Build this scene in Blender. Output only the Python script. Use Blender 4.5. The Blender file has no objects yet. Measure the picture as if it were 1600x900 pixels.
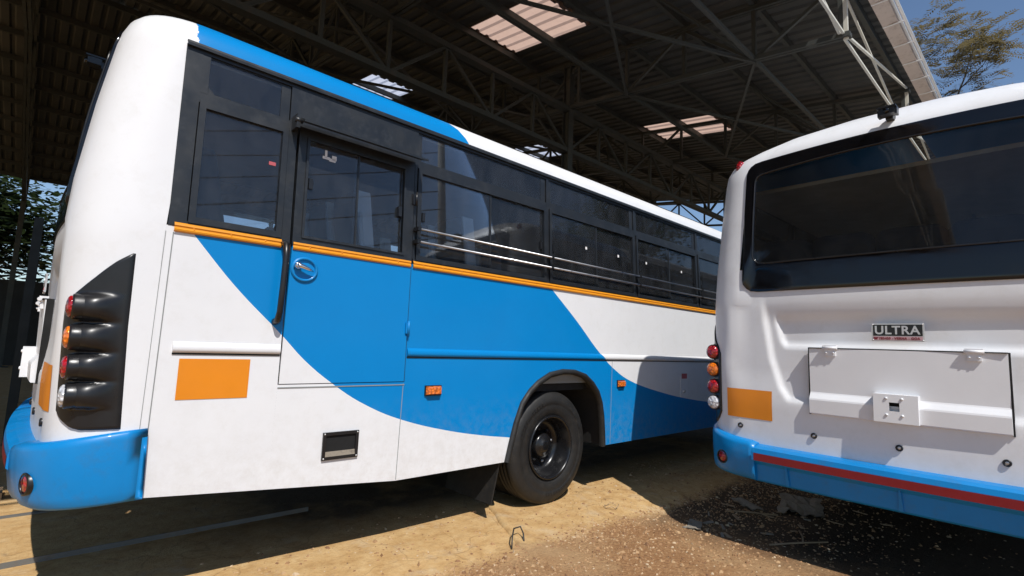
import bpy, bmesh, math, random
from mathutils import Vector, Matrix
R = math.radians
SC = bpy.context.scene
COL = SC.collection

# ------------------------------------------------------------------ camera
cam_d = bpy.data.cameras.new('camera'); cam = bpy.data.objects.new('camera', cam_d); COL.objects.link(cam)
cam_d.sensor_width = 36; cam_d.lens = 18.0; cam_d.clip_end = 3000; cam_d.clip_start = .05
_r = Vector((0.72802963, -0.68439789, 0.03965319)); _u = Vector((-0.10535541, -0.05454241, 0.99293774)); _f = Vector((0.67740172, 0.72706578, 0.11181351))
m = Matrix((( _r.x, _u.x, -_f.x), (_r.y, _u.y, -_f.y), (_r.z, _u.z, -_f.z))).to_4x4()
m.translation = Vector((0, -2.9, 1.289)); cam.matrix_world = m
SC.camera = cam
# ------------------------------------------------------------------ sky, sun, exposure
SUN = Vector((.28, .70, -1.0)).normalized()          # direction the light travels
w = bpy.data.worlds.new('World'); SC.world = w; w.use_nodes = True
nt = w.node_tree; bg = nt.nodes['Background']
sky = nt.nodes.new('ShaderNodeTexSky'); sky.sky_type = 'NISHITA'; sky.sun_disc = False
sky.sun_elevation = math.asin(-SUN.z); sky.sun_rotation = math.atan2(-SUN.x, -SUN.y)
sky.air_density = 1.0; sky.dust_density = .15; sky.ozone_density = 3.0
nt.links.new(sky.outputs[0], bg.inputs[0]); bg.inputs[1].default_value = .12
sd = bpy.data.lights.new('sun', 'SUN'); sd.energy = 4.8; sd.angle = R(.5); sd.color = (1, .97, .925)
so = bpy.data.objects.new('sun', sd); COL.objects.link(so)
so.rotation_euler = SUN.to_track_quat('-Z', 'Y').to_euler(); so.location = (-3, -20, 30)
vs = SC.view_settings; vs.view_transform = 'Standard'; vs.look = 'None'; vs.exposure = 0.0; vs.gamma = 1; vs.use_curve_mapping = False
SC.render.engine = 'CYCLES'
SC.cycles.max_bounces = 8; SC.cycles.transparent_max_bounces = 16

# ------------------------------------------------------------------ materials
MATS = {}
def nodes_of(mt):
    t = mt.node_tree; return t, t.nodes['Principled BSDF'], t.nodes, t.links
def new_mat(name):
    mt = bpy.data.materials.new(name); mt.use_nodes = True; MATS[name] = mt; return mt
def math_node(N, Lk, op, a, b=None, c=None):
    n = N.new('ShaderNodeMath'); n.operation = op
    for i, v in enumerate((a, b, c)):
        if v is None: continue
        if isinstance(v, (int, float)): n.inputs[i].default_value = v
        else: Lk.new(v, n.inputs[i])
    return n.outputs[0]
def noise(N, Lk, vec, scale, detail=4, rough=.55):
    n = N.new('ShaderNodeTexNoise'); n.inputs['Scale'].default_value = scale; n.inputs['Detail'].default_value = detail; n.inputs['Roughness'].default_value = rough
    if vec is not None: Lk.new(vec, n.inputs['Vector'])
    return n.outputs['Fac']
def ramp(N, Lk, fac, stops):
    n = N.new('ShaderNodeValToRGB'); e = n.color_ramp.elements
    while len(e) < len(stops): e.new(.5)
    for q, (p, c) in zip(e, stops): q.position = p; q.color = (c if len(c) == 4 else (*c, 1))
    Lk.new(fac, n.inputs[0]); return n.outputs[0]
def mix(N, Lk, fac, a, b, mode='MIX'):
    n = N.new('ShaderNodeMix'); n.data_type = 'RGBA'; n.blend_type = mode
    for s, v in ((0, fac), (6, a), (7, b)):
        if isinstance(v, (int, float)): n.inputs[s].default_value = v
        elif isinstance(v, tuple): n.inputs[s].default_value = (*v, 1)
        else: Lk.new(v, n.inputs[s])
    return n.outputs[2]
def bump(N, Lk, P, h, strength=.2, dist=.01):
    b = N.new('ShaderNodeBump'); b.inputs['Strength'].default_value = strength; b.inputs['Distance'].default_value = dist
    Lk.new(h, b.inputs['Height']); Lk.new(b.outputs[0], P.inputs['Normal'])
def simple(name, col, rough=.5, metal=0, var=.15, scale=6, bmp=0, bscale=40, dirt=None, coat=0, spec=.5):
    mt = new_mat(name); t, P, N, Lk = nodes_of(mt)
    tc = N.new('ShaderNodeTexCoord').outputs['Object']
    f = noise(N, Lk, tc, scale, 5, .6)
    c = mix(N, Lk, f, tuple(v*(1-var) for v in col), tuple(min(1, v*(1+var)) for v in col))
    if dirt:
        f2 = ramp(N, Lk, noise(N, Lk, tc, scale*2.3, 6, .7), ((.52, (0, 0, 0)), (.72, (1, 1, 1))))
        c = mix(N, Lk, f2, c, dirt)
    Lk.new(c, P.inputs['Base Color']); P.inputs['Roughness'].default_value = rough; P.inputs['Metallic'].default_value = metal
    P.inputs['Specular IOR Level'].default_value = spec
    if coat: P.inputs['Coat Weight'].default_value = coat; P.inputs['Coat Roughness'].default_value = .08
    rr = ramp(N, Lk, noise(N, Lk, tc, scale*1.7, 5), ((.3, (max(0, rough-.08),)*3), (.7, (min(1, rough+.1),)*3)))
    Lk.new(rr, P.inputs['Roughness'])
    if bmp: bump(N, Lk, P, noise(N, Lk, tc, bscale, 4), bmp, .004)
    return mt
WHITE = (.74, .74, .75); BLUE = (.001, .195, .50)
def paint_bus(name):
    mt = new_mat(name); t, P, N, Lk = nodes_of(mt)
    tc = N.new('ShaderNodeTexCoord').outputs['Object']
    s = N.new('ShaderNodeSeparateXYZ'); Lk.new(tc, s.inputs[0]); x, y, z = s.outputs
    def fcurve(pts, sx=10.0, sz=2.2):
        n = N.new('ShaderNodeFloatCurve'); cv = n.mapping.curves[0]
        n.mapping.use_clip = False
        while len(cv.points) < len(pts): cv.points.new(.5, .5)
        for p, (a, b) in zip(cv.points, pts): p.location = (a/sx, b/sz); p.handle_type = 'AUTO'
        n.mapping.update()
        Lk.new(math_node(N, Lk, 'DIVIDE', x, sx), n.inputs['Value'])
        return math_node(N, Lk, 'MULTIPLY', n.outputs[0], sz)
    zl = fcurve(((0, 2.2), (.40, 1.935), (.563, 1.748), (.758, 1.529), (.991, 1.308), (1.154, 1.147), (1.313, 1.027), (1.524, .9), (1.775, .796), (2.157, .694), (2.506, .629), (2.764, .592), (3.3, .50), (4.0, .34), (10, .2)))
    zr = fcurve(((0, 2.2), (2.6, 2.19), (3.182, 1.759), (3.485, 1.535), (3.864, 1.234), (4.067, 1.106), (4.334, .993), (4.864, .872), (5.547, .765), (6.2, .70), (8, .60), (10, .55)))
    a = math_node(N, Lk, 'GREATER_THAN', z, zl); b = math_node(N, Lk, 'LESS_THAN', z, zr)
    c = math_node(N, Lk, 'LESS_THAN', z, 1.83); e0 = math_node(N, Lk, 'GREATER_THAN', x, .44)
    side = math_node(N, Lk, 'MULTIPLY', math_node(N, Lk, 'MULTIPLY', a, b), math_node(N, Lk, 'MULTIPLY', c, e0))
    nz = noise(N, Lk, tc, 28, 3)
    xe = math_node(N, Lk, 'ADD', x, math_node(N, Lk, 'MULTIPLY', math_node(N, Lk, 'SUBTRACT', nz, .5), .05))
    r1 = math_node(N, Lk, 'GREATER_THAN', z, 2.735)
    r2 = math_node(N, Lk, 'GREATER_THAN', xe, .475)
    r3 = math_node(N, Lk, 'LESS_THAN', math_node(N, Lk, 'ADD', x, math_node(N, Lk, 'MULTIPLY', z, .9)), 4.75)
    roof = math_node(N, Lk, 'MULTIPLY', math_node(N, Lk, 'MULTIPLY', r1, r2), r3)
    blue = math_node(N, Lk, 'MAXIMUM', side, roof)
    f = noise(N, Lk, tc, 3.0, 5, .6)
    dirt = ramp(N, Lk, noise(N, Lk, tc, 9, 6, .75), ((.5, (0, 0, 0)), (.8, (.35, .35, .35))))
    wh = mix(N, Lk, f, (.69, .69, .70), (.765, .765, .77)); wh = mix(N, Lk, dirt, wh, (.58, .56, .52))
    gr = N.new('ShaderNodeMapRange'); gr.inputs[1].default_value = .95; gr.inputs[2].default_value = .40; Lk.new(z, gr.inputs[0])
    grime = math_node(N, Lk, 'MULTIPLY', gr.outputs[0], ramp(N, Lk, noise(N, Lk, tc, 14, 6, .75), ((.42, (0, 0, 0)), (.78, (.34, .34, .34)))))
    bl = mix(N, Lk, f, (.0005, .185, .49), (.001, .215, .55))
    Lk.new(mix(N, Lk, grime, mix(N, Lk, blue, wh, bl), (.36, .29, .21)), P.inputs['Base Color'])
    P.inputs['Roughness'].default_value = .36; P.inputs['Specular IOR Level'].default_value = .22; P.inputs['Coat Weight'].default_value = .12; P.inputs['Coat Roughness'].default_value = .12
    bump(N, Lk, P, noise(N, Lk, tc, 2.6, 2), .09, .02)
    return mt
paint_bus('bus_paint')
def glass(name, tint=(.30, .33, .36), dust=.05, ior=1.5):
    mt = new_mat(name); t, P, N, Lk = nodes_of(mt); out = N['Material Output']
    N.remove(P)
    tc = N.new('ShaderNodeTexCoord').outputs['Object']
    tr = N.new('ShaderNodeBsdfTransparent'); tr.inputs[0].default_value = (*tint, 1)
    gl = N.new('ShaderNodeBsdfGlossy'); gl.inputs['Roughness'].default_value = .015; gl.inputs['Color'].default_value = (.92, .96, 1, 1)
    fr = N.new('ShaderNodeFresnel'); fr.inputs[0].default_value = ior
    m1 = N.new('ShaderNodeMixShader'); Lk.new(fr.outputs[0], m1.inputs[0]); Lk.new(tr.outputs[0], m1.inputs[1]); Lk.new(gl.outputs[0], m1.inputs[2])
    df = N.new('ShaderNodeBsdfDiffuse'); df.inputs[0].default_value = (.55, .57, .6, 1)
    mp = N.new('ShaderNodeMapping'); mp.inputs['Scale'].default_value = (1, 1, .35); Lk.new(tc, mp.inputs[0])
    dn = ramp(N, Lk, noise(N, Lk, mp.outputs[0], 9, 7, .72), ((.3, (dust*.35,)*3), (.75, (dust*2.0,)*3)))
    m2 = N.new('ShaderNodeMixShader'); Lk.new(dn, m2.inputs[0]); Lk.new(m1.outputs[0], m2.inputs[1]); Lk.new(df.outputs[0], m2.inputs[2])
    Lk.new(m2.outputs[0], out.inputs[0]); return mt
glass('side_glass', (.84, .86, .88), .020, 1.46)
glass('rear_glass', (.86, .88, .88), .008, 1.42)
simple('white_paint', WHITE, .38, var=.05)
simple('blue_paint', BLUE, .38, var=.12, scale=4, coat=.1, spec=.35, dirt=(.02, .17, .40))
simple('orange_strip', (.72, .27, .008), .45, var=.12, scale=14)
simple('orange_sticker', (.72, .23, .006), .4, var=.08, scale=8)
simple('red_tape', (.20, .004, .009), .4, var=.15, scale=10)
simple('black_frame', (.013, .015, .018), .40, var=.35, scale=5, dirt=(.030, .032, .035))
simple('black_gloss', (.004, .004, .005), .12, var=.2, spec=.5)
simple('black_plastic', (.010, .010, .011), .33, var=.25, scale=9)
simple('rubber', (.010, .0098, .0095), .6, var=.35, scale=8, bmp=.35, bscale=60, dirt=(.026, .022, .018))
simple('rim_black', (.008, .008, .009), .27, var=.2)
simple('dark_gap', (.006, .006, .006), .9)
simple('underbody', (.012, .012, .012), .8, var=.3)
simple('chrome', (.78, .78, .78), .16, 1, var=.1)
simple('steel_rod', (.40, .40, .41), .33, 1, var=.15)
simple('lining', (.24, .25, .245), .75, var=.2)
simple('seat_cloth', (.014, .015, .018), .85, var=.3, bmp=.2)
simple('seat_frame', (.40, .50, .60), .45, var=.15)
simple('plate_black', (.008, .008, .009), .3)
simple('plate_red', (.45, .09, .10), .4)
simple('plate_pink', (.52, .33, .35), .4)
simple('plate_silver', (.62, .62, .62), .35, .6, var=.1)
simple('paper_white', (.75, .74, .72), .8, var=.08)
def lens(name, col, emit=0):
    mt = new_mat(name); t, P, N, Lk = nodes_of(mt)
    tc = N.new('ShaderNodeTexCoord').outputs['Object']
    v = N.new('ShaderNodeTexVoronoi'); v.inputs['Scale'].default_value = 55; Lk.new(tc, v.inputs['Vector'])
    Lk.new(mix(N, Lk, v.outputs['Distance'], tuple(c*1.5 for c in col), tuple(c*.35 for c in col)), P.inputs['Base Color'])
    P.inputs['Roughness'].default_value = .12; P.inputs['Coat Weight'].default_value = 1; P.inputs['Coat Roughness'].default_value = .03
    bump(N, Lk, P, v.outputs['Distance'], .7, .01); return mt
lens('lens_red', (.34, .004, .008)); lens('lens_amber', (.75, .17, .005)); lens('lens_clear', (.60, .60, .62))
# shed
simple('shed_steel', (.042, .046, .041), .6, .0, var=.3, scale=3, dirt=(.075, .06, .045))
simple('brace_paint', (.60, .58, .50), .5, var=.15)
simple('gutter_paint', (.60, .50, .43), .5, var=.12, scale=4, dirt=(.42, .33, .27))
simple('pipe_white', (.78, .77, .75), .35, var=.06)
def sheet_mat():
    mt = new_mat('roof_sheet'); t, P, N, Lk = nodes_of(mt)
    g = N.new('ShaderNodeNewGeometry'); oi = N.new('ShaderNodeObjectInfo')
    a = noise(N, Lk, g.outputs['Position'], .8, 6, .65)
    c = ramp(N, Lk, a, ((.3, (.050, .053, .050)), (.55, (.088, .088, .081)), (.75, (.125, .108, .090))))
    c = mix(N, Lk, math_node(N, Lk, 'MULTIPLY', oi.outputs['Random'], .5), c, (.05, .047, .042))
    Lk.new(c, P.inputs['Base Color']); P.inputs['Roughness'].default_value = .62; P.inputs['Metallic'].default_value = .15
sheet_mat()
def trans_mat(name, col):
    mt = new_mat(name); t, P, N, Lk = nodes_of(mt); out = N['Material Output']
    tc = N.new('ShaderNodeTexCoord').outputs['Object']
    c = mix(N, Lk, noise(N, Lk, tc, 6, 6, .7), tuple(v*.75 for v in col), col)
    tl = N.new('ShaderNodeBsdfTranslucent'); Lk.new(c, tl.inputs[0])
    df = N.new('ShaderNodeBsdfDiffuse'); Lk.new(c, df.inputs[0])
    ms = N.new('ShaderNodeMixShader'); ms.inputs[0].default_value = .75
    Lk.new(df.outputs[0], ms.inputs[1]); Lk.new(tl.outputs[0], ms.inputs[2]); Lk.new(ms.outputs[0], out.inputs[0])
trans_mat('skylight', (.62, .42, .32)); trans_mat('skylight_pale', (.6, .63, .72))
simple('bark', (.07, .055, .042), .9, var=.3, bmp=.5, bscale=20)
def leaf_mat(name, a, b):
    mt = new_mat(name); t, P, N, Lk = nodes_of(mt)
    g = N.new('ShaderNodeNewGeometry')
    c = mix(N, Lk, noise(N, Lk, g.outputs['Position'], .9, 4, .7), a, b)
    c = mix(N, Lk, math_node(N, Lk, 'MULTIPLY', g.outputs['Random Per Island'], .6), c, tuple(v*.5 for v in b))
    Lk.new(c, P.inputs['Base Color']); P.inputs['Roughness'].default_value = .55
    tl = N.new('ShaderNodeBsdfTranslucent'); Lk.new(mix(N, Lk, .5, c, tuple(min(1, v*1.6) for v in b)), tl.inputs[0])
    ms = N.new('ShaderNodeMixShader'); ms.inputs[0].default_value = .4; Lk.new(P.outputs[0], ms.inputs[1]); Lk.new(tl.outputs[0], ms.inputs[2]); Lk.new(ms.outputs[0], N['Material Output'].inputs[0])
leaf_mat('leaf_green', (.030, .052, .016), (.065, .095, .028)); leaf_mat('leaf_olive', (.085, .095, .030), (.20, .155, .075)); leaf_mat('leaf_dark', (.016, .028, .010), (.035, .055, .018))
simple('gate_steel', (.022, .028, .030), .5, .3, var=.3)
simple('dark_wall', (.030, .030, .028), .85, var=.3, scale=1.5)
simple('pale_wall', (.70, .70, .68), .85, var=.06, scale=.6)
simple('pole_concrete', (.28, .27, .25), .85, var=.15)
simple('cable', (.015, .015, .015), .6)
simple('strip_steel', (.14, .138, .13), .6, .1, var=.3, scale=5, dirt=(.16, .11, .07))
simple('card', (.24, .205, .16), .9, var=.25, scale=14, dirt=(.10, .085, .07))
simple('wood_scrap', (.32, .22, .13), .9, var=.35, scale=30)
simple('wire', (.05, .045, .04), .5, .5)
def chips_mat():
    mt = new_mat('gravel'); t, P, N, Lk = nodes_of(mt)
    g = N.new('ShaderNodeNewGeometry')
    c = ramp(N, Lk, g.outputs['Random Per Island'], ((0, (.18, .09, .042)), (.45, (.33, .185, .085)), (.85, (.42, .27, .14)), (1, (.50, .39, .26))))
    Lk.new(c, P.inputs['Base Color']); P.inputs['Roughness'].default_value = .9
chips_mat()
def ground_mat():
    mt = new_mat('ground'); t, P, N, Lk = nodes_of(mt)
    tc = N.new('ShaderNodeTexCoord').outputs['Object']
    s = N.new('ShaderNodeSeparateXYZ'); Lk.new(tc, s.inputs[0]); x, y, z = s.outputs
    n1 = noise(N, Lk, tc, 1.1, 6, .65); n2 = noise(N, Lk, tc, 7, 6, .7); n3 = noise(N, Lk, tc, 45, 4, .7); n4 = noise(N, Lk, tc, 3.1, 5, .7)
    conc = ramp(N, Lk, n2, ((.25, (.33, .18, .068)), (.45, (.48, .30, .128)), (.62, (.55, .37, .175)), (.8, (.60, .44, .24))))
    mp = N.new('ShaderNodeMapping'); mp.inputs['Scale'].default_value = (2.2, 5, 1); mp.inputs['Rotation'].default_value = (0, 0, -.9); Lk.new(tc, mp.inputs[0])
    streak = ramp(N, Lk, noise(N, Lk, mp.outputs[0], 3, 6, .75), ((.52, (0, 0, 0)), (.72, (.6, .6, .6))))
    conc = mix(N, Lk, streak, conc, (.27, .15, .062))
    conc = mix(N, Lk, ramp(N, Lk, n4, ((.55, (0, 0, 0)), (.75, (.6, .6, .6)))), conc, (.50, .42, .31))
    conc = mix(N, Lk, ramp(N, Lk, n3, ((.52, (0, 0, 0)), (.68, (.45, .45, .45)))), conc, (.30, .17, .075))
    vo = N.new('ShaderNodeTexVoronoi'); vo.feature = 'DISTANCE_TO_EDGE'; vo.inputs['Scale'].default_value = 1.3
    wv = N.new('ShaderNodeVectorMath'); wv.operation = 'ADD'; nz = N.new('ShaderNodeTexNoise'); nz.inputs['Scale'].default_value = 3; Lk.new(tc, nz.inputs['Vector']); sc = N.new('ShaderNodeVectorMath'); sc.operation = 'SCALE'; sc.inputs['Scale'].default_value = .5; Lk.new(nz.outputs['Color'], sc.inputs[0]); Lk.new(tc, wv.inputs[0]); Lk.new(sc.outputs[0], wv.inputs[1]); Lk.new(wv.outputs[0], vo.inputs['Vector'])
    crack = ramp(N, Lk, vo.outputs['Distance'], ((.0, (.38, .38, .38)), (.009, (0, 0, 0))))
    conc = mix(N, Lk, crack, conc, (.13, .075, .035))
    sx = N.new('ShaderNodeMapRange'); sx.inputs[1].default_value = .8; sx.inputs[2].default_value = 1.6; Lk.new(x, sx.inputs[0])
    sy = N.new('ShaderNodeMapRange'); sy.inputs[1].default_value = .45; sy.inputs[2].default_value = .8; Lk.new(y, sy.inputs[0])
    under_bus_shade = math_node(N, Lk, 'MULTIPLY', math_node(N, Lk, 'MULTIPLY', sx.outputs[0], sy.outputs[0]), ramp(N, Lk, n1, ((.30, (0, 0, 0)), (.52, (.85, .85, .85)))))  # patchy darkening of the slab, painted in for the shade under the bus
    conc = mix(N, Lk, under_bus_shade, conc, (.06, .045, .032))
    dirt = ramp(N, Lk, n3, ((.25, (.13, .058, .024)), (.5, (.31, .165, .072)), (.7, (.43, .26, .125)), (.85, (.54, .40, .25))))
    dirt = mix(N, Lk, ramp(N, Lk, n4, ((.4, (0, 0, 0)), (.7, (.7, .7, .7)))), dirt, (.27, .135, .058))
    dirt = mix(N, Lk, ramp(N, Lk, n1, ((.45, (0, 0, 0)), (.62, (.55, .55, .55)))), dirt, (.44, .29, .15))
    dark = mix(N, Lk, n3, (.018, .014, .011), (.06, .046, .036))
    # slab / dirt boundary at y ~ -0.5 with a ragged edge
    e = math_node(N, Lk, 'ADD', y, math_node(N, Lk, 'MULTIPLY', math_node(N, Lk, 'SUBTRACT', n4, .5), .55))
    e = math_node(N, Lk, 'ADD', e, math_node(N, Lk, 'MULTIPLY', math_node(N, Lk, 'SUBTRACT', n3, .5), .22))
    md = N.new('ShaderNodeMapRange'); md.inputs[1].default_value = -.42; md.inputs[2].default_value = -.56; Lk.new(e, md.inputs[0])
    col = mix(N, Lk, md.outputs[0], conc, dirt)
    # soil painted near black to stand for the white bus's shade, x > 3.4
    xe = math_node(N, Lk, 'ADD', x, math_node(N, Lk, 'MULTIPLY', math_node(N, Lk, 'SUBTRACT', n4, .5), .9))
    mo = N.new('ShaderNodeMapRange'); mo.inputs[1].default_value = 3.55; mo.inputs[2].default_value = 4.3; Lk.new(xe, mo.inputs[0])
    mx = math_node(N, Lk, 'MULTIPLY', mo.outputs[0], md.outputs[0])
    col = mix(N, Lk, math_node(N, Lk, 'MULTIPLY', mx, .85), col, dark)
    Lk.new(col, P.inputs['Base Color']); P.inputs['Roughness'].default_value = .92; P.inputs['Specular IOR Level'].default_value = .2
    h = math_node(N, Lk, 'ADD', math_node(N, Lk, 'MULTIPLY', n3, math_node(N, Lk, 'ADD', math_node(N, Lk, 'MULTIPLY', md.outputs[0], 1.5), .35)), math_node(N, Lk, 'MULTIPLY', n2, .8))
    bump(N, Lk, P, h, .55, .02)
ground_mat()

# ------------------------------------------------------------------ mesh helpers
class MB:
    def __init__(s): s.v = []; s.f = []; s.mi = []; s.sm = []
    def quad(s, *p, mi=0, smooth=False):
        i = len(s.v); s.v += [tuple(q) for q in p]; s.f.append(tuple(range(i, i+len(p)))); s.mi.append(mi); s.sm.append(smooth)
    def box(s, x0, x1, y0, y1, z0, z1, mi=0, bev=0):
        c = [(x, y, z) for x in (x0, x1) for y in (y0, y1) for z in (z0, z1)]
        i = len(s.v); s.v += c
        for f in ((0, 1, 3, 2), (4, 6, 7, 5), (0, 4, 5, 1), (2, 3, 7, 6), (0, 2, 6, 4), (1, 5, 7, 3)):
            s.f.append(tuple(i+k for k in f)); s.mi.append(mi); s.sm.append(False)
    def hexa(s, c8, mi=0):   # 8 corners: bottom 4 ccw, top 4 ccw
        i = len(s.v); s.v += [tuple(c) for c in c8]
        for f in ((3, 2, 1, 0), (4, 5, 6, 7), (0, 1, 5, 4), (1, 2, 6, 5), (2, 3, 7, 6), (3, 0, 4, 7)):
            s.f.append(tuple(i+k for k in f)); s.mi.append(mi); s.sm.append(False)
    def grid(s, rows, mi=0, smooth=True, closed=False, skip=None):
        n = len(rows[0]); i = len(s.v)
        for r in rows: s.v += [tuple(p) for p in r]
        for a in range(len(rows)-1):
            for b in range(n if closed else n-1):
                b2 = (b+1) % n
                if skip and skip(a, b): continue
                s.f.append((i+a*n+b, i+a*n+b2, i+(a+1)*n+b2, i+(a+1)*n+b)); s.mi.append(mi); s.sm.append(smooth)
    def tube(s, pts, rad, n=8, mi=0, caps=True, smooth=True):
        pts = [Vector(p) for p in pts]; rad = rad if isinstance(rad, (list, tuple)) else [rad]*len(pts)
        rows = []; up = None
        for k, p in enumerate(pts):
            d = (pts[min(k+1, len(pts)-1)]-pts[max(k-1, 0)]).normalized()
            if up is None: up = d.orthogonal().normalized()
            up = (up-d*up.dot(d)).normalized(); q = d.cross(up)
            rows.append([p+(up*math.cos(2*math.pi*j/n)+q*math.sin(2*math.pi*j/n))*rad[k] for j in range(n)])
        s.grid(rows, mi, smooth, True)
        if caps:
            s.quad(*rows[0][::-1], mi=mi); s.quad(*rows[-1], mi=mi)
    def lathe(s, prof, c, axis='y', n=32, mi=0, smooth=True):   # prof: (radius, along)
        rows = []
        for r, a in prof:
            row = []
            for j in range(n):
                t = 2*math.pi*j/n
                u, v = r*math.cos(t), r*math.sin(t)
                row.append((c[0]+u, c[1]+a, c[2]+v) if axis == 'y' else (c[0]+a, c[1]+u, c[2]+v) if axis == 'x' else (c[0]+u, c[1]+v, c[2]+a))
            rows.append(row)
        s.grid(rows, mi, smooth, True)
    def mesh(s, name, mats):
        me = bpy.data.meshes.new(name); me.from_pydata(s.v, [], s.f); me.update()
        for k in mats: me.materials.append(MATS[k])
        for p, a, b in zip(me.polygons, s.mi, s.sm): p.material_index = a; p.use_smooth = b
        bm = bmesh.new(); bm.from_mesh(me); bmesh.ops.remove_doubles(bm, verts=bm.verts, dist=1e-5); bmesh.ops.recalc_face_normals(bm, faces=bm.faces); bm.to_mesh(me); bm.free()
        return me
    def build(s, name, mats, parent=None, fixn=True):
        mats = [mats] if isinstance(mats, str) else mats
        o = bpy.data.objects.new(name, s.mesh(name, mats)); COL.objects.link(o)
        if parent is not None: o.parent = parent
        return o
def tag(o, label=None, cat=None, group=None, kind=None):
    if label: o['label'] = label
    if cat: o['category'] = cat
    if group: o['group'] = group
    if kind: o['kind'] = kind
    return o
def empty(name, loc=(0, 0, 0), rz=0):
    o = bpy.data.objects.new(name, None); COL.objects.link(o); o.location = loc; o.rotation_euler = (0, 0, rz); o.empty_display_size = .2; return o
def copy_tree(o, parent=None):
    c = o.copy(); COL.objects.link(c)
    if parent is not None: c.parent = parent
    for ch in list(o.children): copy_tree(ch, c)
    return c
def lerp(a, b, t): return a+(b-a)*t
def interp(tab, v):
    if v <= tab[0][0]: return tab[0][1]
    for (a, p), (b, q) in zip(tab, tab[1:]):
        if v <= b: return lerp(p, q, (v-a)/(b-a))
    return tab[-1][1]
def sstep(a, b, v):
    t = max(0, min(1, (v-a)/(b-a))); return t*t*(3-2*t)
_BAR = {}
def bar(name, p0, p1, w, h, mat, parent=None, up=(0, 0, 1)):
    """a straight steel member: shared unit mesh, stretched between two points"""
    if mat not in _BAR:
        b = MB(); b.box(-.5, .5, -.5, .5, -.5, .5); _BAR[mat] = b.mesh('bar', [mat])
    o = bpy.data.objects.new(name, _BAR[mat]); COL.objects.link(o)
    p0 = Vector(p0); p1 = Vector(p1); d = p1-p0; x = d.normalized(); u = Vector(up)
    if abs(x.dot(u)) > .98: u = Vector((1, 0, 0))
    y = u.cross(x).normalized(); z = x.cross(y)
    mm = Matrix((x*d.length, y*w, z*h)).transposed().to_4x4(); mm.translation = (p0+p1)/2
    if parent is not None: o.parent = parent
    o.matrix_local = mm
    return o

# ------------------------------------------------------------------ ground
def gz(x, y):
    return -.08*sstep(3.0, 4.3, x)*sstep(.05, -.7, y) + .012*math.sin(x*1.7+y*2.3)*sstep(-.3, -.8, y)
g = MB()
xs = [-600, -200, -60, -20, -8, -4, -2]+[-1+.2*i for i in range(46)]+[9, 10, 12, 15, 20, 30, 60, 200, 600]
ys = [-600, -200, -60, -20, -10, -6]+[-4+.15*i for i in range(34)]+[1.5, 2.5, 4, 7, 12, 20, 30, 60, 200, 600]
g.grid([[(x, y, gz(x, y)) for x in xs] for y in ys])
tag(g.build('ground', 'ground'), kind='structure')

# ------------------------------------------------------------------ the bus
W = 2.40; LEN = 9.3; RC = .36; NEXP = 2.8
ROOF = ((2.735, .048, .168), (2.81, .055, .185), (2.87, .085, .205), (2.92, .14, .23), (2.965, .24, .265), (3.02, .42, .31), (3.075, .7, .39), (3.10, .95, .55), (3.108, 1.16, .9))
def ys_(z): return 0 if z < 1.78 else .05*(z-1.78) if z < 2.735 else interp([(a, b) for a, b, c in ROOF], z)
XR = ((.3, .10), (.8, .085), (1.3, .065), (1.72, .06), (2.0, .075), (2.4, .12))+tuple((a, c) for a, b, c in ROOF)
def sup(t): return 1-(1-t**NEXP)**(1/NEXP)
BOW = .03
def bow(y): t = (y-W/2)/(W/2-RC); return -BOW*(1-min(1, t*t))
CREASE = ((.9, 2.19), (1.15, 2.19), (1.338, 2.198), (1.674, 2.171), (1.863, 2.087), (2.1, 2.037), (2.58, 2.0), (2.9, 1.99))
D1L = ((1.05, 1.80), (1.094, 1.81), (1.156, 1.851), (1.351, 1.912), (1.624, 1.952), (1.8, 1.97))
def relief(y, z):
    yl = y if y > W/2 else W-y
    d = -.022*sstep(.0, .035, interp(CREASE, z)-yl)*sstep(1.0, 1.3, z)*sstep(2.9, 2.75, z)
    e = sstep(0, .035, interp(D1L, z)-yl)*sstep(1.062, 1.098, z)*sstep(1.80, 1.60, z)
    f = sstep(0, .03, interp(((1.4, 1.80), (1.49, 1.845), (1.62, 1.873)), z)-yl)*sstep(1.432, 1.462, z)*sstep(1.68, 1.60, z)
    return d-.024*e-.026*f
def rear_pt(y, z, off=0):
    s = ys_(z); xr = interp(XR, z); yl = min(y, W-y)-s
    x = xr+bow(y)
    nx, ny = -1.0, 0.0
    if yl < RC:
        t = max(0, min(.9999, (RC-yl)/RC)); x = xr+RC*sup(t)
        k = (t**(NEXP-1))*(1-t**NEXP)**(1/NEXP-1); q = math.hypot(1, k); nx, ny = -1/q, (-k/q if y < W/2 else k/q)
    o = off+relief(y, z)
    return Vector((x+nx*o, y+ny*o, z))
def corner_pt(a, z, off=0, left=False):
    """a in 0..1 from the side end of the corner to its rear end"""
    s = ys_(z); xr = interp(XR, z); t = a*math.pi/2
    cx, cy = xr+RC, s+RC
    px = cx-RC*math.sin(t)**(2/NEXP) if t > 0 else cx
    py = cy-RC*math.cos(t)**(2/NEXP) if t < math.pi/2-1e-6 else cy
    n = Vector((-(max(0, (cx-px)/RC))**(NEXP-1), -(max(0, (cy-py)/RC))**(NEXP-1), 0)).normalized()
    p = Vector((px, py, z))+n*off
    if left: p.y = W-p.y
    return p
ARCH = ((2.70, .42), (2.735, .55), (2.78, .70), (2.843, .848), (2.93, .945), (3.02, 1.01), (3.16, 1.075), (3.32, 1.10), (3.48, 1.095), (3.62, 1.06), (3.73, .99), (3.81, .91), (3.86, .81), (3.89, .685), (3.905, .55), (3.915, .42))
FW = 4.62      # front axle offset from the rear one
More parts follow.
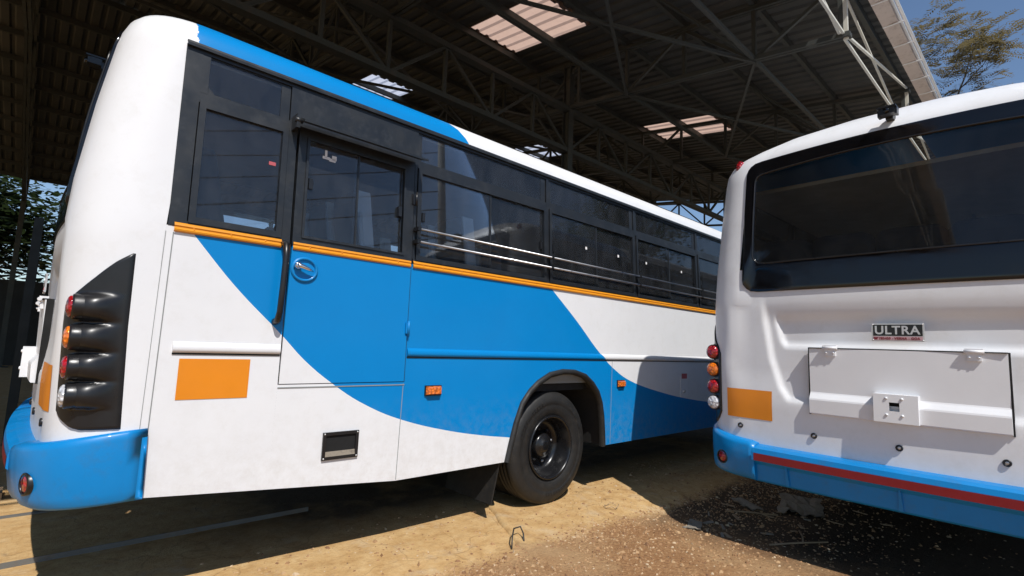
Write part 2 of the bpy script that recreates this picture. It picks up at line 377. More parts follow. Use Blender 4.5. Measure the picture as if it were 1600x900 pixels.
def skirt(x):
    if x < 1.766: return lerp(.535, .42, (x-.43)/(1.766-.43))
    if 2.70 < x < 3.915: return interp(ARCH, x)
    if 2.70+FW < x < 3.915+FW: return interp(ARCH, x-FW)
    return .42
def side_map(x, z, out, left):
    y = ys_(z)-out
    return (x, W-y if left else y, z)

def make_bus():
    root = empty('bus')
    # ---- body: rear end with corners + roof, one lofted skin
    zrows = [.55+.02*i for i in range(0, 60)]+[1.75+.05*i for i in range(0, 20)]+[2.735]
    rows = []
    na, nr = 12, 110
    def ring(z, s, xr, rc, full):
        row = []
        for k in range(na+1):
            t = k/na*math.pi/2
            row.append((xr+rc-rc*(math.sin(t)**(2/NEXP) if t else 0), s+rc-rc*(max(0, math.cos(t))**(2/NEXP)), z))
        for k in range(1, nr):
            y = lerp(s+rc, W-s-rc, k/nr)
            row.append((xr, y, z))
        row += [(p[0], W-p[1], p[2]) for p in row[:na+1][::-1]]
        return row
    for z in zrows:
        row = []
        for p in ring(z, ys_(z), interp(XR, z), RC, True):
            if p[0] < interp(XR, z)+.2: q = rear_pt(p[1], z)
            else: q = Vector(p)
            row.append(q)
        rows.append(row)
    def hole(a, b):
        if a >= len(zrows)-1: return False
        p = (rows[a][b]+rows[a+1][b+1])/2
        return .33 < p.y < W-.33 and 1.93 < p.z < 2.735-.0
    # close above the window: rows to roof
    b = MB(); b.grid(rows, skip=hole)
    rr = []
    for z, s, xr in ROOF:
        rc = min(RC, W/2-s-.001)
        row = [Vector((lerp(LEN, xr+rc, k/14), s, z)) for k in range(14)]
        mid = ring(z, s, xr, rc, True)
        fade = max(0, 1-(z-2.735)/.2)
        row += [rear_pt(p[1], z) if (z < 2.93 and p[0] < xr+.2) else Vector((p[0]+(bow(p[1])*max(0, 1-(z-2.92)/.12) if s+rc <= p[1] <= W-s-rc else 0), p[1], p[2])) for p in mid]
        row += [Vector((p.x, W-p.y, p.z)) for p in row[:14][::-1]]
        rr.append(row)
    def hole2(a, c):
        p = (rr[a][c]+rr[a+1][c+1])/2
        return a == 0 and .42 < p.y < W-.42 and p.x < .4
    b.grid(rr, skip=hole2)
    # front end closing wall above the belt and below
    body = b.build('body', ['bus_paint', 'dark_gap'], root)
    # side panels with wheel arches
    for left in (False, True):
        b = MB(); cuts = sorted(set([.40, .43, 1.004, 1.79, 1.766, LEN]+[.5+.25*i for i in range(36) if .5+.25*i < LEN]+[a for a, _ in ARCH]+[a+FW for a, _ in ARCH]))
        for x0, x1 in zip(cuts, cuts[1:]):
            door = (not left) and x0 >= 1.003 and x1 <= 1.791
            s0, s1 = skirt(x0+1e-4), skirt(x1-1e-4)
            top = 1.03 if door else 1.80
            b.quad(side_map(x0, s0, 0, left), side_map(x1, s1, 0, left), side_map(x1, top, 0, left), side_map(x0, top, 0, left))
            # skirt return edge
            if max(s0, s1) < .54: b.quad(side_map(x0, s0, 0, left), side_map(x1, s1, 0, left), side_map(x1, s1, -.05, left), side_map(x0, s0, -.05, left))
        b.build('side_panel', 'bus_paint', root)
        # belt strip
        for x0, x1 in (((.455, .955), (1.018, 1.778), (1.796, LEN-.1)) if not left else ((.455, LEN-.1),)):
            t = MB(); prof = ((1.772, 0), (1.778, .010), (1.786, .012), (1.792, .0075), (1.797, .0075), (1.803, .012), (1.813, .010), (1.820, 0))
            t.grid([[side_map(x, z, o+.003, left) for z, o in prof] for x in (x0, x1)], smooth=False)
            t.build('belt_strip', 'orange_strip', root)
            n = max(2, int((x1-x0)/.16)); rv = MB()
            for k in range(n):
                xx = x0+(k+.5)*(x1-x0)/n
                rv.lathe([(.006, 0), (.004, -.003), (.0005, -.004)], (xx, side_map(xx, 1.7945, .0105, left)[1], 1.7945), n=6) if not left else None
            if not left: tag(rv.build('rivets', 'orange_strip', root), kind='stuff')
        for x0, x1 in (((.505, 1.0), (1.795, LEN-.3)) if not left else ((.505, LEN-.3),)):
            t = MB(); prof = ((1.192, 0), (1.196, .009), (1.210, .014), (1.226, .012), (1.24, .006), (1.246, 0))
            t.grid([[side_map(x, z, o+.001, left) for z, o in prof] for x in (x0, x1)])
            t.quad(*[side_map(x0, z, o, left) for z, o in prof])
            t.build('side_moulding', 'bus_paint', root)
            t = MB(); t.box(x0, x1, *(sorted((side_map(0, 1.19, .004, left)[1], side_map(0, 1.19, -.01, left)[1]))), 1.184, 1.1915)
            t.build('joint_and_shade_line', 'dark_gap', root)  # dark strip stands for the shadow gap below the moulding
        # seams
        for xa, za, xb, zb in ((.443, .54, .456, 1.77), (1.770, .425, 1.782, 1.02), (4.015, .43, 4.03, 1.185), (.41, .54, .425, 1.77)):
            t = MB(); wd = .0022 if xa > .42 else .0012
            t.hexa([side_map(xa-wd, za, -.002, left), side_map(xa+wd, za, -.002, left), side_map(xa+wd, za, .001, left), side_map(xa-wd, za, .001, left),
                    side_map(xb-wd, zb, -.002, left), side_map(xb+wd, zb, -.002, left), side_map(xb+wd, zb, .001, left), side_map(xb-wd, zb, .001, left)])
            t.build('joint_and_shade_line', 'lining', root)
        # wheel arch lips
        for dx in (0, FW):
            pts = [(a+dx, z) for a, z in ARCH]
            t = MB(); rows_ = []
            cx, cz = 3.31+dx, .42
            for a, z in pts:
                d = Vector((a-cx, 0, (z-cz)*1.0+.12)).normalized()
                ring_ = []
                for (rad, out) in ((-.034, -.02), (-.034, .020), (-.014, .030), (.006, .022), (.010, .002)):
                    ring_.append(side_map(a+d.x*rad, z+d.z*rad, out, left))
                rows_.append(ring_)
            t.grid(rows_); t.build('wheel_arch_trim', 'rubber', root)
            t = MB(); rows_ = []
            for a, z in pts: rows_.append([side_map(a, z, -.02, left), side_map(a, z, -.75, left)])
            t.grid(rows_); t.build('wheel_well', 'underbody', root)
    # ---- window band
    bays = [(.505, .955), (1.81, 3.092), (3.122, 4.402), (4.432, 5.712), (5.742, 7.022), (7.052, 8.332), (8.362, 9.2)]
    for left in (False, True):
        bl = list(bays)
        if left: bl[0] = (.505, 1.78)
        b = MB()
        def slab(x0, x1, z0, z1, o0, o1, mb, mi=0):
            mb.hexa([side_map(x0, z0, o0, left), side_map(x1, z0, o0, left), side_map(x1, z0, o1, left), side_map(x0, z0, o1, left),
                     side_map(x0, z1, o0, left), side_map(x1, z1, o0, left), side_map(x1, z1, o1, left), side_map(x0, z1, o1, left)], mi)
        # rails of the band (door bay open on the right side)
        slab(.43, 1.0 if not left else LEN, 1.802, 1.834, -.04, .004, b)
        if not left: slab(1.795, LEN, 1.802, 1.834, -.04, .004, b)
        slab(.43, 1.0 if not left else LEN, 2.458, 2.512, -.04, .002, b)
        if not left: slab(1.795, LEN, 2.458, 2.512, -.04, .002, b)
        slab(.43, LEN, 2.72, 2.75, -.04, .004, b)
        edges = [.43]+[v for q in bl for v in q]+[LEN]
        for k in range(0, len(edges), 2):
            x0, x1 = edges[k], edges[k+1]
            if not left and x0 < 1.0 < x1:
                slab(x0, 1.0, 1.834, 2.72, -.04, .003, b); slab(1.79, x1, 1.834, 2.72, -.04, .003, b)
                slab(1.0, 1.79, 2.50, 2.72, -.02, .003, b)
            else: slab(x0, x1, 1.834, 2.72, -.04, .003, b)
        if not left: slab(.505, .540, 2.51, 2.722, -.03, .002, b)
        b.build('window_band', 'black_frame', root)
        # gutter rail under the roof
        t = MB(); prof = ((2.738, 0), (2.738, .016), (2.752, .018), (2.756, .010), (2.768, .008), (2.768, -.01))
        t.grid([[side_map(x, z, o+.004, left) for z, o in prof] for x in (.43, LEN)], smooth=False); t.build('rain_gutter', 'black_frame', root)
        for i, (x0, x1) in enumerate(bl):
            first = i == 0
            f = MB(); a, c = x0+.004, x1-.004
            for q in ((a, a+.030, 1.826, 2.465), (c-.030, c, 1.826, 2.465)): slab(q[0], q[1], q[2], q[3], -.012, .012, f)
            slab(a+.030, c-.030, 1.826, 1.858, -.012, .012, f); slab(a+.030, c-.030, 2.432, 2.465, -.012, .012, f)
            win = f.build('window', 'black_frame', root)
            xm = (x0+x1)/2+.02
            panes = ((a+.030, c-.030),) if first and not left else ((a+.030, xm+.01), (xm-.01, c-.030))
            for j, (p0, p1) in enumerate(panes):
                o = -.004-.010*j
                t = MB(); slab(p0, p1, 1.858, 2.432, o-.004, o, t); t.build('pane', 'side_glass', win)
                if len(panes) > 1:
                    t = MB(); e = p1-.016 if j == 0 else p0
                    slab(e, e+.016, 1.858, 2.432, o-.005, o+.003, t); t.build('pane_edge', 'black_frame', win)
                    t = MB(); lx = p0+.012 if j == 0 else p1-.034
                    slab(lx, lx+.022, 2.10, 2.16, o, o+.014, t); t.build('latch', 'black_plastic', win)
            # top light: fixed pane with black printed border
            t = MB(); slab(a, c, 2.510, 2.722, -.012, -.008, t); tp = t.build('top_pane', 'side_glass', win)
            t = MB(); ch = .035; u0, u1, v0, v1 = a+.03, c-.03-(.02 if first else .03), 2.522, 2.712
            inner = [(u0+ch, v0), (u1, v0), (u1, v1), (u0+.012, v1), (u0, v1-.012), (u0, v0+ch)] if first else [(u0, v0), (u1, v0), (u1, v1), (u0, v1)]
            outer = [(a+.03, 2.508), (c, 2.508), (c, 2.722), (a+.03, 2.722), (a, 2.70), (a, 2.53)] if first else [(a, 2.508), (c, 2.508), (c, 2.722), (a, 2.722)]
            n = len(inner)
            for k in range(n):
                k2 = (k+1) % n
                pp = [outer[k], outer[k2], inner[k2], inner[k]]
                t.quad(*[side_map(px, pz, -.006, left) for px, pz in pp])
            t.build('pane_border', 'black_frame', win)
    # ---- emergency door on the right side
    door = MB(); prof = ((1.034, 1.772),)
    door.hexa([side_map(1.009, 1.034, -.02, False), side_map(1.783, 1.034, -.02, False), side_map(1.783, 1.034, .004, False), side_map(1.009, 1.034, .004, False),
               side_map(1.016, 1.80, -.02, False), side_map(1.784, 1.80, -.02, False), side_map(1.784, 1.80, .004, False), side_map(1.016, 1.80, .004, False)])
    dr = door.build('emergency_door', 'bus_paint', root)
    t = MB(); t.box(.99, 1.80, .03, .05, 1.0, 2.52); bk = t.v
    t = MB()
    for q in ((1.0, 1.009, 1.026, 1.80), (1.783, 1.792, 1.026, 1.80), (1.0, 1.792, 1.0245, 1.034)): t.hexa([side_map(q[0], q[2], -.02, False), side_map(q[1], q[2], -.02, False), side_map(q[1], q[2], -.001, False), side_map(q[0], q[2], -.001, False), side_map(q[0], q[3], -.02, False), side_map(q[1], q[3], -.02, False), side_map(q[1], q[3], -.001, False), side_map(q[0], q[3], -.001, False)])
    t.build('door_gap', 'dark_gap', dr)
    t = MB(); t.box(1.005, 1.79, -.003, .006, 1.010, 1.016); t.build('door_sill_line', 'lining', dr)
    def sl(mb, x0, x1, z0, z1, o0, o1):
        mb.hexa([side_map(x0, z0, o0, False), side_map(x1, z0, o0, False), side_map(x1, z0, o1, False), side_map(x0, z0, o1, False), side_map(x0, z1, o0, False), side_map(x1, z1, o0, False), side_map(x1, z1, o1, False), side_map(x0, z1, o1, False)])
    t = MB()
    for q in ((1.012, 1.062, 1.80, 2.50), (1.715, 1.783, 1.80, 2.50), (1.062, 1.715, 1.80, 1.853), (1.062, 1.715, 2.432, 2.50)): sl(t, *q, -.03, .010)
    for q in ((1.058, 1.072, 1.845, 2.44), (1.705, 1.719, 1.845, 2.44), (1.072, 1.705, 1.845, 1.859), (1.072, 1.705, 2.426, 2.44)): sl(t, *q, .010, .018)
    fr = t.build('door_window_frame', 'black_frame', dr)
    t = MB(); sl(t, 1.072, 1.39, 1.859, 2.426, -.004, 0); t.build('pane', 'side_glass', dr)
    t = MB(); sl(t, 1.37, 1.705, 1.859, 2.426, -.016, -.012); t.build('pane', 'side_glass', dr)
    t = MB(); sl(t, 1.380, 1.391, 1.859, 2.426, -.006, .003); t.build('pane_edge', 'black_frame', dr)
    for lx, lz in ((1.082, 2.14), (1.672, 2.10)):
        t = MB(); sl(t, lx, lx+.024, lz, lz+.062, -.012, .012); t.build('latch', 'black_plastic', dr)
    for hz in (1.34, 2.20):
        t = MB(); sl(t, 1.768, 1.80, hz, hz+.07, .004, .016); t.tube([(1.786, -.018, hz-.012), (1.786, -.018, hz+.08)], .008, 8)
        t.build('hinge', 'blue_paint' if hz < 1.5 else 'black_plastic', dr)
    # recessed handle
    t = MB(); c = (1.093, -.004, 1.668); n = 28; rows_ = []
    for (rx, rz, o) in ((.078, .072, .001), (.074, .068, .010), (.064, .058, .012), (.060, .053, .002), (.055, .048, -.012)):
        rows_.append([(c[0]+rx*math.cos(2*math.pi*k/n), c[1]-o, c[2]+rz*math.sin(2*math.pi*k/n)) for k in range(n)])
    t.grid(rows_, closed=True); t.quad(*rows_[-1]); rg = t.build('handle_recess', 'blue_paint', dr)
    t = MB(); t.tube([(1.045, -.03, 1.685), (1.06, -.035, 1.683), (1.10, -.035, 1.672), (1.135, -.026, 1.66)], [.015, .014, .010, .005], 10)
    t.lathe([(.019, 0), (.019, -.03), (.012, -.034), (.001, -.035)], (1.05, -.002, 1.685), n=14); t.build('lever', 'chrome', rg)
    # visor above the door
    t = MB()
    t.hexa([(.985, -.002, 2.512), (1.80, -.002, 2.512), (1.80, -.115, 2.475), (.985, -.115, 2.475), (.985, -.002, 2.535), (1.80, -.002, 2.535), (1.80, -.115, 2.487), (.985, -.115, 2.487)])
    vz = t.build('door_visor', 'black_frame', root)
    t = MB(); t.box(.965, .985, -.05, .03, 2.455, 2.535); t.tube([(.955, -.04, 2.50), (1.0, -.04, 2.50)], .016, 8); t.build('visor_bracket', 'black_frame', vz)
    # scraps of tape and stickers on the glass
    t = MB()
    for q in ((1.155, 1.20, 2.345, 2.362), (1.168, 1.182, 2.352, 2.40), (1.195, 1.235, 2.338, 2.358), (1.212, 1.24, 2.35, 2.378)): sl(t, *q, .0012, .002)
    t.build('tape_scrap', 'paper_white', dr)
    t = MB(); sl(t, .862, .898, 2.225, 2.245, -.003, -.002); t.build('red_sticker', 'plate_red', root)
    for x in (3.62, 4.12, 4.62, 5.35):
        t = MB(); sl(t, x, x+.024, 2.19, 2.215, -.003, -.002); t.build('tape_scrap', 'paper_white', root)
    # guard rods
    for z in (2.030, 1.945):
        t = MB(); t.tube([(1.79, -.045, z), (8.30, -.045, z)], .0085, 8); rd = t.build('guard_rod', 'steel_rod', root)
        t = MB()
        for x in (1.80, 3.107, 4.417, 5.727, 7.037, 8.29): t.box(x-.012, x+.012, -.058, .0, z-.012, z+.012)
        t.build('rod_bracket', 'black_plastic', rd)
    # grab handle
    t = MB(); t.tube([(.968, -.005, 1.80), (.968, -.052, 1.785), (.968, -.062, 1.72), (.965, -.064, 1.56), (.962, -.060, 1.42), (.960, -.045, 1.375), (.960, -.004, 1.368)], [.017, .018, .016, .016, .016, .018, .019], 12)
    t.build('grab_handle', 'black_plastic', root)
    # vent box
    t = MB(); v0, v1, w0, w1 = 1.277, 1.494, .600, .754
    for q in ((v0, v1, w0, w0+.018), (v0, v1, w1-.018, w1), (v0, v0+.018, w0+.018, w1-.018), (v1-.018, v1, w0+.018, w1-.018)): t.box(q[0], q[1], -.012, .003, q[2], q[3])
    vt = t.build('vent_frame', 'black_plastic', root)
    t = MB(); t.box(v0+.018, v1-.018, -.0015, .003, w0+.018, w1-.018); t.build('vent_opening', 'dark_gap', vt)
    t = MB(); t.hexa([(v0+.018, -.002, w0+.018), (v1-.018, -.002, w0+.018), (v1-.018, -.010, w0+.018), (v0+.018, -.010, w0+.018), (v0+.018, -.002, w0+.045), (v1-.018, -.002, w0+.045), (v1-.018, -.004, w0+.045), (v0+.018, -.004, w0+.045)]); t.build('vent_lip', 'card', vt)
    for xx, zz in ((v0+.009, w0+.009), (v1-.009, w0+.009), (v0+.009, w1-.009), (v1-.009, w1-.009)):
        t = MB(); t.lathe([(.005, -.012), (.004, -.015), (.0005, -.016)], (xx, 0, zz), n=8); t.build('screw', 'plate_silver', vt)
    # side markers
    for xx in (1.953, 4.115, 6.3):
        wd = .118 if xx < 3 else .105
        t = MB(); t.box(xx-.006, xx+wd+.006, -.010, .002, .936, 1.004); mk = t.build('side_marker', 'black_plastic', root)
        t = MB(); t.hexa([(xx, -.010, .943), (xx+wd, -.010, .943), (xx+wd-.008, -.032, .949), (xx+.008, -.032, .949), (xx, -.010, .998), (xx+wd, -.010, .998), (xx+wd-.008, -.032, .99), (xx+.008, -.032, .99)]); t.build('lens', 'lens_amber', mk)
    # reflective stickers on the sides
    t = MB(); t.quad((.538, -.002, .968), (.856, -.002, .968), (.856, -.002, 1.164), (.538, -.002, 1.164)); t.build('reflector_sticker', 'orange_sticker', root)
    # fuel flap with a small plate
    t = MB(); t.box(5.30, 5.46, -.004, .002, .80, 1.03); ff = t.build('fuel_flap', 'white_paint', root)
    t = MB(); t.lathe([(.02, -.004), (.018, -.012), (.001, -.013)], (5.38, 0, .86), n=12); t.build('flap_lock', 'plate_silver', ff)
    t = MB(); t.box(5.325, 5.435, -.0075, -.004, 1.0, 1.055); t.build('label_plate', 'plate_red', ff)
    # ---- underside
    t = MB(); t.box(.45, LEN-.05, .10, W-.10, .92, .98)
    t.box(.45, LEN-.05, .75, .85, .55, .92); t.box(.45, LEN-.05, W-.85, W-.75, .55, .92)
    t.box(.5, 2.6, .12, W-.12, .60, .92); t.box(4.05, 7.2, .12, W-.12, .52, .92); t.box(3.24-.06, 3.24+.06, .3, W-.3, .40, .52)
    t.build('chassis', 'underbody', root)
    # ---- inside
    t = MB(); t.box(.44, LEN-.06, .06, W-.06, .985, 1.02); t.build('cabin_floor', 'lining', root)
    t = MB(); t.box(.55, LEN-.06, .08, W-.08, 2.70, 2.73); t.build('cabin_ceiling', 'lining', root)
    for yy in (.05, W-.05):
        t = MB()
        for x0, x1 in (((.44, 1.0), (1.79, LEN-.06)) if yy < 1 else ((.44, LEN-.06),)): t.box(x0, x1, yy-.012, yy+.012, 1.02, 1.80)
        t.build('cabin_lining', 'lining', root)
    t = MB(); t.box(LEN-.05, LEN, .03, W-.03, .42, 1.55); t.box(LEN-.05, LEN, .05, W-.05, 2.6, 2.76)
    for yy in (.05, W/2-.03, W-.11): t.box(LEN-.05, LEN, yy, yy+.06, 1.55, 2.6)
    fr = t.build('front_panel', 'white_paint', root)
    t = MB(); t.box(LEN-.03, LEN-.022, .06, W-.06, 1.55, 2.6); t.build('windscreen', 'rear_glass', fr)
    t = MB(); t.quad((LEN, .02, 2.76), (LEN, W-.02, 2.76), (LEN, W-.5, 3.02), (LEN, .5, 3.02)); t.build('front_cap', 'white_paint', fr)
    sb = MB()
    def rbox(x0, x1, y0, y1, z0, z1, r, lean=0):
        prof = []
        for (cy, cz, a0) in ((y1-r, z1-r, 0), (y0+r, z1-r, 90), (y0+.03, z0+.03, 180), (y1-.03, z0+.03, 270)):
            rr_ = r if a0 < 180 else .03
            for k in range(5): a = R(a0+k*22.5); prof.append((cy+rr_*math.cos(a), cz+rr_*math.sin(a)))
        def rowx(x, sc): 
            my, mz = (y0+y1)/2, (z0+z1)/2
            return [(x+lean*(z-z0), my+(y-my)*sc, mz+(z-mz)*sc) for y, z in prof]
        rws = [rowx(x0, .8), rowx(x0+.02, 1), rowx(x1-.02, 1), rowx(x1, .8)]
        sb.grid(rws, closed=True); sb.quad(*rws[0]); sb.quad(*rws[-1])
    rbox(-.05, .05, -.21, .21, 1.38, 2.16, .09, -.16); rbox(.0, .44, -.21, .21, 1.36, 1.46, .03)
    smesh = sb.mesh('seat', ['seat_cloth'])
    fb = MB(); fb.tube([(-.06, .225, 1.44), (-.10, .228, 1.62), (-.16, .228, 2.0), (-.17, .225, 2.1)], .022, 6); fb.tube([(-.07, -.225, 1.44), (-.16, -.228, 2.0)], .018, 6)
    fb.tube([(-.08, .24, 1.60), (.10, .25, 1.66), (.30, .25, 1.66), (.34, .24, 1.62)], .016, 6); fb.tube([(.36, 0, 1.02), (.36, 0, 1.38)], .025, 6); fb.tube([(.04, 0, 1.02), (.04, 0, 1.38)], .025, 6)
    for yy_ in (-.232, .218): fb.hexa([(-.10, yy_, 1.50), (.0, yy_, 1.50), (.0, yy_+.014, 1.50), (-.10, yy_+.014, 1.50), (-.195, yy_, 2.14), (-.095, yy_, 2.14), (-.095, yy_+.014, 2.14), (-.195, yy_+.014, 2.14)])
    fmesh = fb.mesh('seat_frame', ['seat_frame'])
    def seat(x, y, dz=0, frame=True):
        o = bpy.data.objects.new('seat', smesh); COL.objects.link(o); o.parent = root; o.location = (x, y, dz)
        if not frame: return
        p = bpy.data.objects.new('frame', fmesh); COL.objects.link(p); p.parent = o
        if y > W/2: p.scale = (1, -1, 1)
    for y in (.35, .76, 1.165, 1.57, 1.98): seat(.72, y, .13, False)
    for k in range(8):
        x = 1.62+.86*k
        for y in (.36, .80, 1.60, 2.04): seat(x, y, .10)
    for x, y in ((2.3, 1.0), (4.6, 1.38), (6.9, 1.0)):
        t = MB(); t.tube([(x, y, 1.02), (x, y, 2.70)], .016, 8); t.build('stanchion', 'steel_rod', root)
    # ---- wheels
    def wheel(x, y, sgn, dual):
        b = MB(); w_ = .235; rr_ = .46
        prof = [(.245, .03), (.26, .012), (.30, -.004), (.34, -.010), (.355, -.006), (.36, -.010), (.39, -.008), (.425, .004), (.445, .018), (.456, .035), (.46, .05), (.46, .07), (.452, .073), (.452, .083), (.46, .086), (.46, .112), (.452, .115), (.452, .125), (.46, .128), (.46, .155), (.452, .158), (.452, .168), (.46, .171), (.46, .19), (.445, .22), (.40, .24), (.30, .235), (.25, .2)]
        b.lathe([(r, a*1) for r, a in prof], (0, 0, 0), n=56)
        ty = b.build('wheel', 'rubber', root); ty.location = (x, y, .46); ty.rotation_euler = (0, 0, 0 if sgn > 0 else math.pi)
        b = MB()
        b.lathe([(.262, .020), (.262, -.002), (.255, -.010), (.245, -.008), (.238, .004), (.232, .03), (.222, .05), (.215, .12), (.20, .145), (.165, .152), (.12, .148), (.105, .12), (.10, .09), (.085, .078), (.06, .075), (.052, .06), (.03, .056), (.001, .055)], (0, 0, 0), n=40)
        rm = b.build('rim', 'rim_black', ty)
        for k in range(8):
            a = k*math.pi/4+.2; c = (.135*math.cos(a), 0, .135*math.sin(a))
            b = MB(); b.lathe([(.014, .15), (.014, .118), (.009, .112), (.001, .11)], c, n=6, smooth=False); b.build('wheel_nut', 'steel_rod' if k % 3 == 0 else 'rim_black', rm)
        b = MB(); rl = random.Random(3)
        for a_s, n_l in ((1.9, 12), (4.6, 9), (.2, 9)):
            for q in range(n_l):
                if rl.random() < .12: continue
                a = a_s+q*.085; h = .026 if n_l > 10 else .018; ca, sa = math.cos(a), math.sin(a); wd = .010
                p = [Vector((r*ca-sgn_*wd*sa, yy_, r*sa+sgn_*wd*ca)) for yy_ in (-.010, -.0125) for r, sgn_ in ((.375-h/2, -1), (.375-h/2, 1), (.375+h/2, 1), (.375+h/2, -1))]
                b.hexa(p)
        tag(b.build('sidewall_lettering', 'rubber', ty), kind='stuff')
        if dual:
            b = MB(); b.lathe([(r, a+.27) for r, a in prof], (0, 0, 0), n=40); b.build('inner_tyre', 'rubber', ty)
    for xx, dual in ((3.27, True), (3.27+FW, False)):
        wheel(xx, .055, 1, dual); wheel(xx, W-.055, -1, dual)
    for left in (False, True):
        t = MB(); q = [(2.66, .44), (2.62, .13)]
        y0, y1 = (.03, .60) if not left else (W-.60, W-.03)
        t.hexa([(2.60, y0, .12), (2.612, y0, .12), (2.612, y1, .12), (2.60, y1, .12), (2.70, y0, .55), (2.712, y0, .55), (2.712, y1, .55), (2.70, y1, .55)])
        t.build('mud_flap', 'rubber', root)
    # ---- rear: window
    def rr_loop(y0, y1, z0, z1, r, arch=0, n=10):
        pts = []
        for (cy, cz, a0) in ((y1-r, z1-r, 0), (y0+r, z1-r, 90), (y0+r, z0+r, 180), (y1-r, z0+r, 270)):
            for k in range(n+1): a = R(a0+k*90/n); pts.append([cy+r*math.cos(a), cz+r*math.sin(a)])
        # insert extra points along straights
        out = []
        for p, q in zip(pts, pts[1:]+pts[:1]):
            d = math.hypot(p[0]-q[0], p[1]-q[1]); k = max(1, int(d/.12))
            for j in range(k): out.append((lerp(p[0], q[0], j/k), lerp(p[1], q[1], j/k)))
        if arch:
            out = [(y, z+arch*max(0, 1-((y-W/2)/((y1-y0)/2))**2)*sstep(z0+.3, z1, z)) for y, z in out]
        return out
    def resample(pts, n):
        L_ = [0]; 
        for p, q in zip(pts, pts[1:]+pts[:1]): L_.append(L_[-1]+math.hypot(p[0]-q[0], p[1]-q[1]))
        res = []; loop = pts+pts[:1]; j = 0
        for k in range(n):
            s = L_[-1]*k/n
            while L_[j+1] < s: j += 1
            t_ = (s-L_[j])/max(1e-9, L_[j+1]-L_[j]); res.append((lerp(loop[j][0], loop[j+1][0], t_), lerp(loop[j][1], loop[j+1][1], t_)))
        return res
    NL = 160
    outer = rr_loop(.31, W-.31, 1.83, 2.845, .09, .025); inner = rr_loop(.385, W-.385, 2.045, 2.735, .06, .035)
    # match by angle about the window centre so that quads do not twist
    def by_angle(pts, n=NL):
        cy, cz = W/2, 2.36
        big = resample(pts, 1600); res = []
        ang = sorted([(math.atan2((z-cz)*2.2, y-cy), y, z) for y, z in big])
        for k in range(n):
            a = -math.pi+2*math.pi*k/n
            q = min(ang, key=lambda q_: abs(q_[0]-a)); res.append((q[1], q[2]))
        return res
    oo, ii = by_angle(outer), by_angle(inner)
    t = MB()
    t.grid([[rear_pt(y, z, -.004) for y, z in oo], [rear_pt(y, z, .010) for y, z in oo]]+[[rear_pt(lerp(a[0], b_[0], f), lerp(a[1], b_[1], f), .012) for a, b_ in zip(oo, ii)] for f in (.02, .15, .3, .45, .6, .75, .9, .985)]+[[rear_pt(y, z, .002) for y, z in ii]], closed=True)
    rw = t.build('rear_window', 'black_gloss', root)
    t = MB(); rws = []
    for k in range(0, 13):
        f = k/12; rws.append([rear_pt(W/2+(y-W/2)*(1-f)*1.01, 2.385+(z-2.385)*(1-f)*1.01, .003) for y, z in ii])
    t.grid(rws, closed=True); t.build('pane', 'rear_glass', rw)
    t = MB(); bead = [rear_pt(y, z, .013) for y, z in by_angle(rr_loop(.378, W-.378, 2.038, 2.742, .065, .035), 120)]; t.tube(bead+bead[:2], .0055, 6, caps=False); t.build('gasket', 'black_plastic', rw)
    # ---- rear: hatch with stepped lower edge
    t = MB(); prof = ((1.430, -.05), (1.430, .0), (1.146, .0), (1.137, .004), (1.105, .026), (1.095, .029), (1.012, .029), (1.006, .024), (1.006, -.05))
    ysn = [.682+.958*k/16 for k in range(17)]
    def flat_rear(y, z, off):
        p = rear_pt(y, z, 0); p.x = interp(XR, z)+bow(y)-.024-off+.002; return p
    t.grid([[flat_rear(y, z, o-.02) for z, o in prof] for y in ysn], smooth=False)
    for y in (ysn[0], ysn[-1]): t.quad(*[flat_rear(y, z, o-.02) for z, o in prof])
    fl = t.build('rear_hatch', 'white_paint', root)
    # dark shut line round the hatch
    t = MB()
    for q in ((.674, .682, 1.0, 1.436), (1.640, 1.648, 1.0, 1.436), (.682, 1.640, 1.4305, 1.437)):
        p = flat_rear((q[0]+q[1])/2, (q[2]+q[3])/2, -.0215); t.box(p.x-.001, p.x+.03, q[0], q[1], q[2], q[3])
    t.build('shut_line', 'dark_gap', fl)
    for yc in (1.513, .815):
        t = MB(); x = flat_rear(yc, 1.43, -.020).x
        t.box(x-.018, x+.02, yc-.038, yc+.038, 1.424, 1.452); t.box(x-.012, x+.01, yc-.030, yc+.030, 1.385, 1.43)
        t.tube([(x-.016, yc-.042, 1.436), (x-.016, yc+.042, 1.436)], .010, 8)
        for dy in (-.02, .02): t.lathe([(.007, 0), (.006, -.006), (.001, -.008)], (x-.012, yc+dy, 1.404), axis='x', n=8)
        t.build('hinge', 'white_paint', fl)
    xs_ = flat_rear(W/2, 1.1, .009).x
    t = MB(); x0 = xs_-.028; ya, yb_, za, zb = 1.062, 1.278, 1.008, 1.172; ha, hb, hc, hd = 1.150, 1.200, 1.075, 1.125
    for q in ((ya, ha, za, zb), (hb, yb_, za, zb), (ha, hb, za, hc), (ha, hb, hd, zb)): t.box(x0, x0+.004, *q)
    t.box(x0+.004, xs_+.05, ya, ya+.004, za, zb); t.box(x0+.004, xs_+.05, yb_-.004, yb_, za, zb); t.box(x0+.004, xs_+.05, ya+.004, yb_-.004, zb-.004, zb)
    t.box(x0+.004, xs_+.05, ya+.004, yb_-.004, za, za+.004)
    sk = t.build('socket_box', 'white_paint', fl)
    t = MB(); t.box(x0+.03, x0+.034, ha-.02, hb+.02, hc-.02, hd+.02); t.build('socket_opening', 'dark_gap', sk)
    for dy in (-.038, .038):
        for dz in (-.048, .048):
            t = MB(); t.lathe([(.008, 0), (.007, -.005), (.001, -.007)], (x0, 1.175+dy, 1.10+dz), axis='x', n=10); t.build('bolt', 'white_paint', sk)
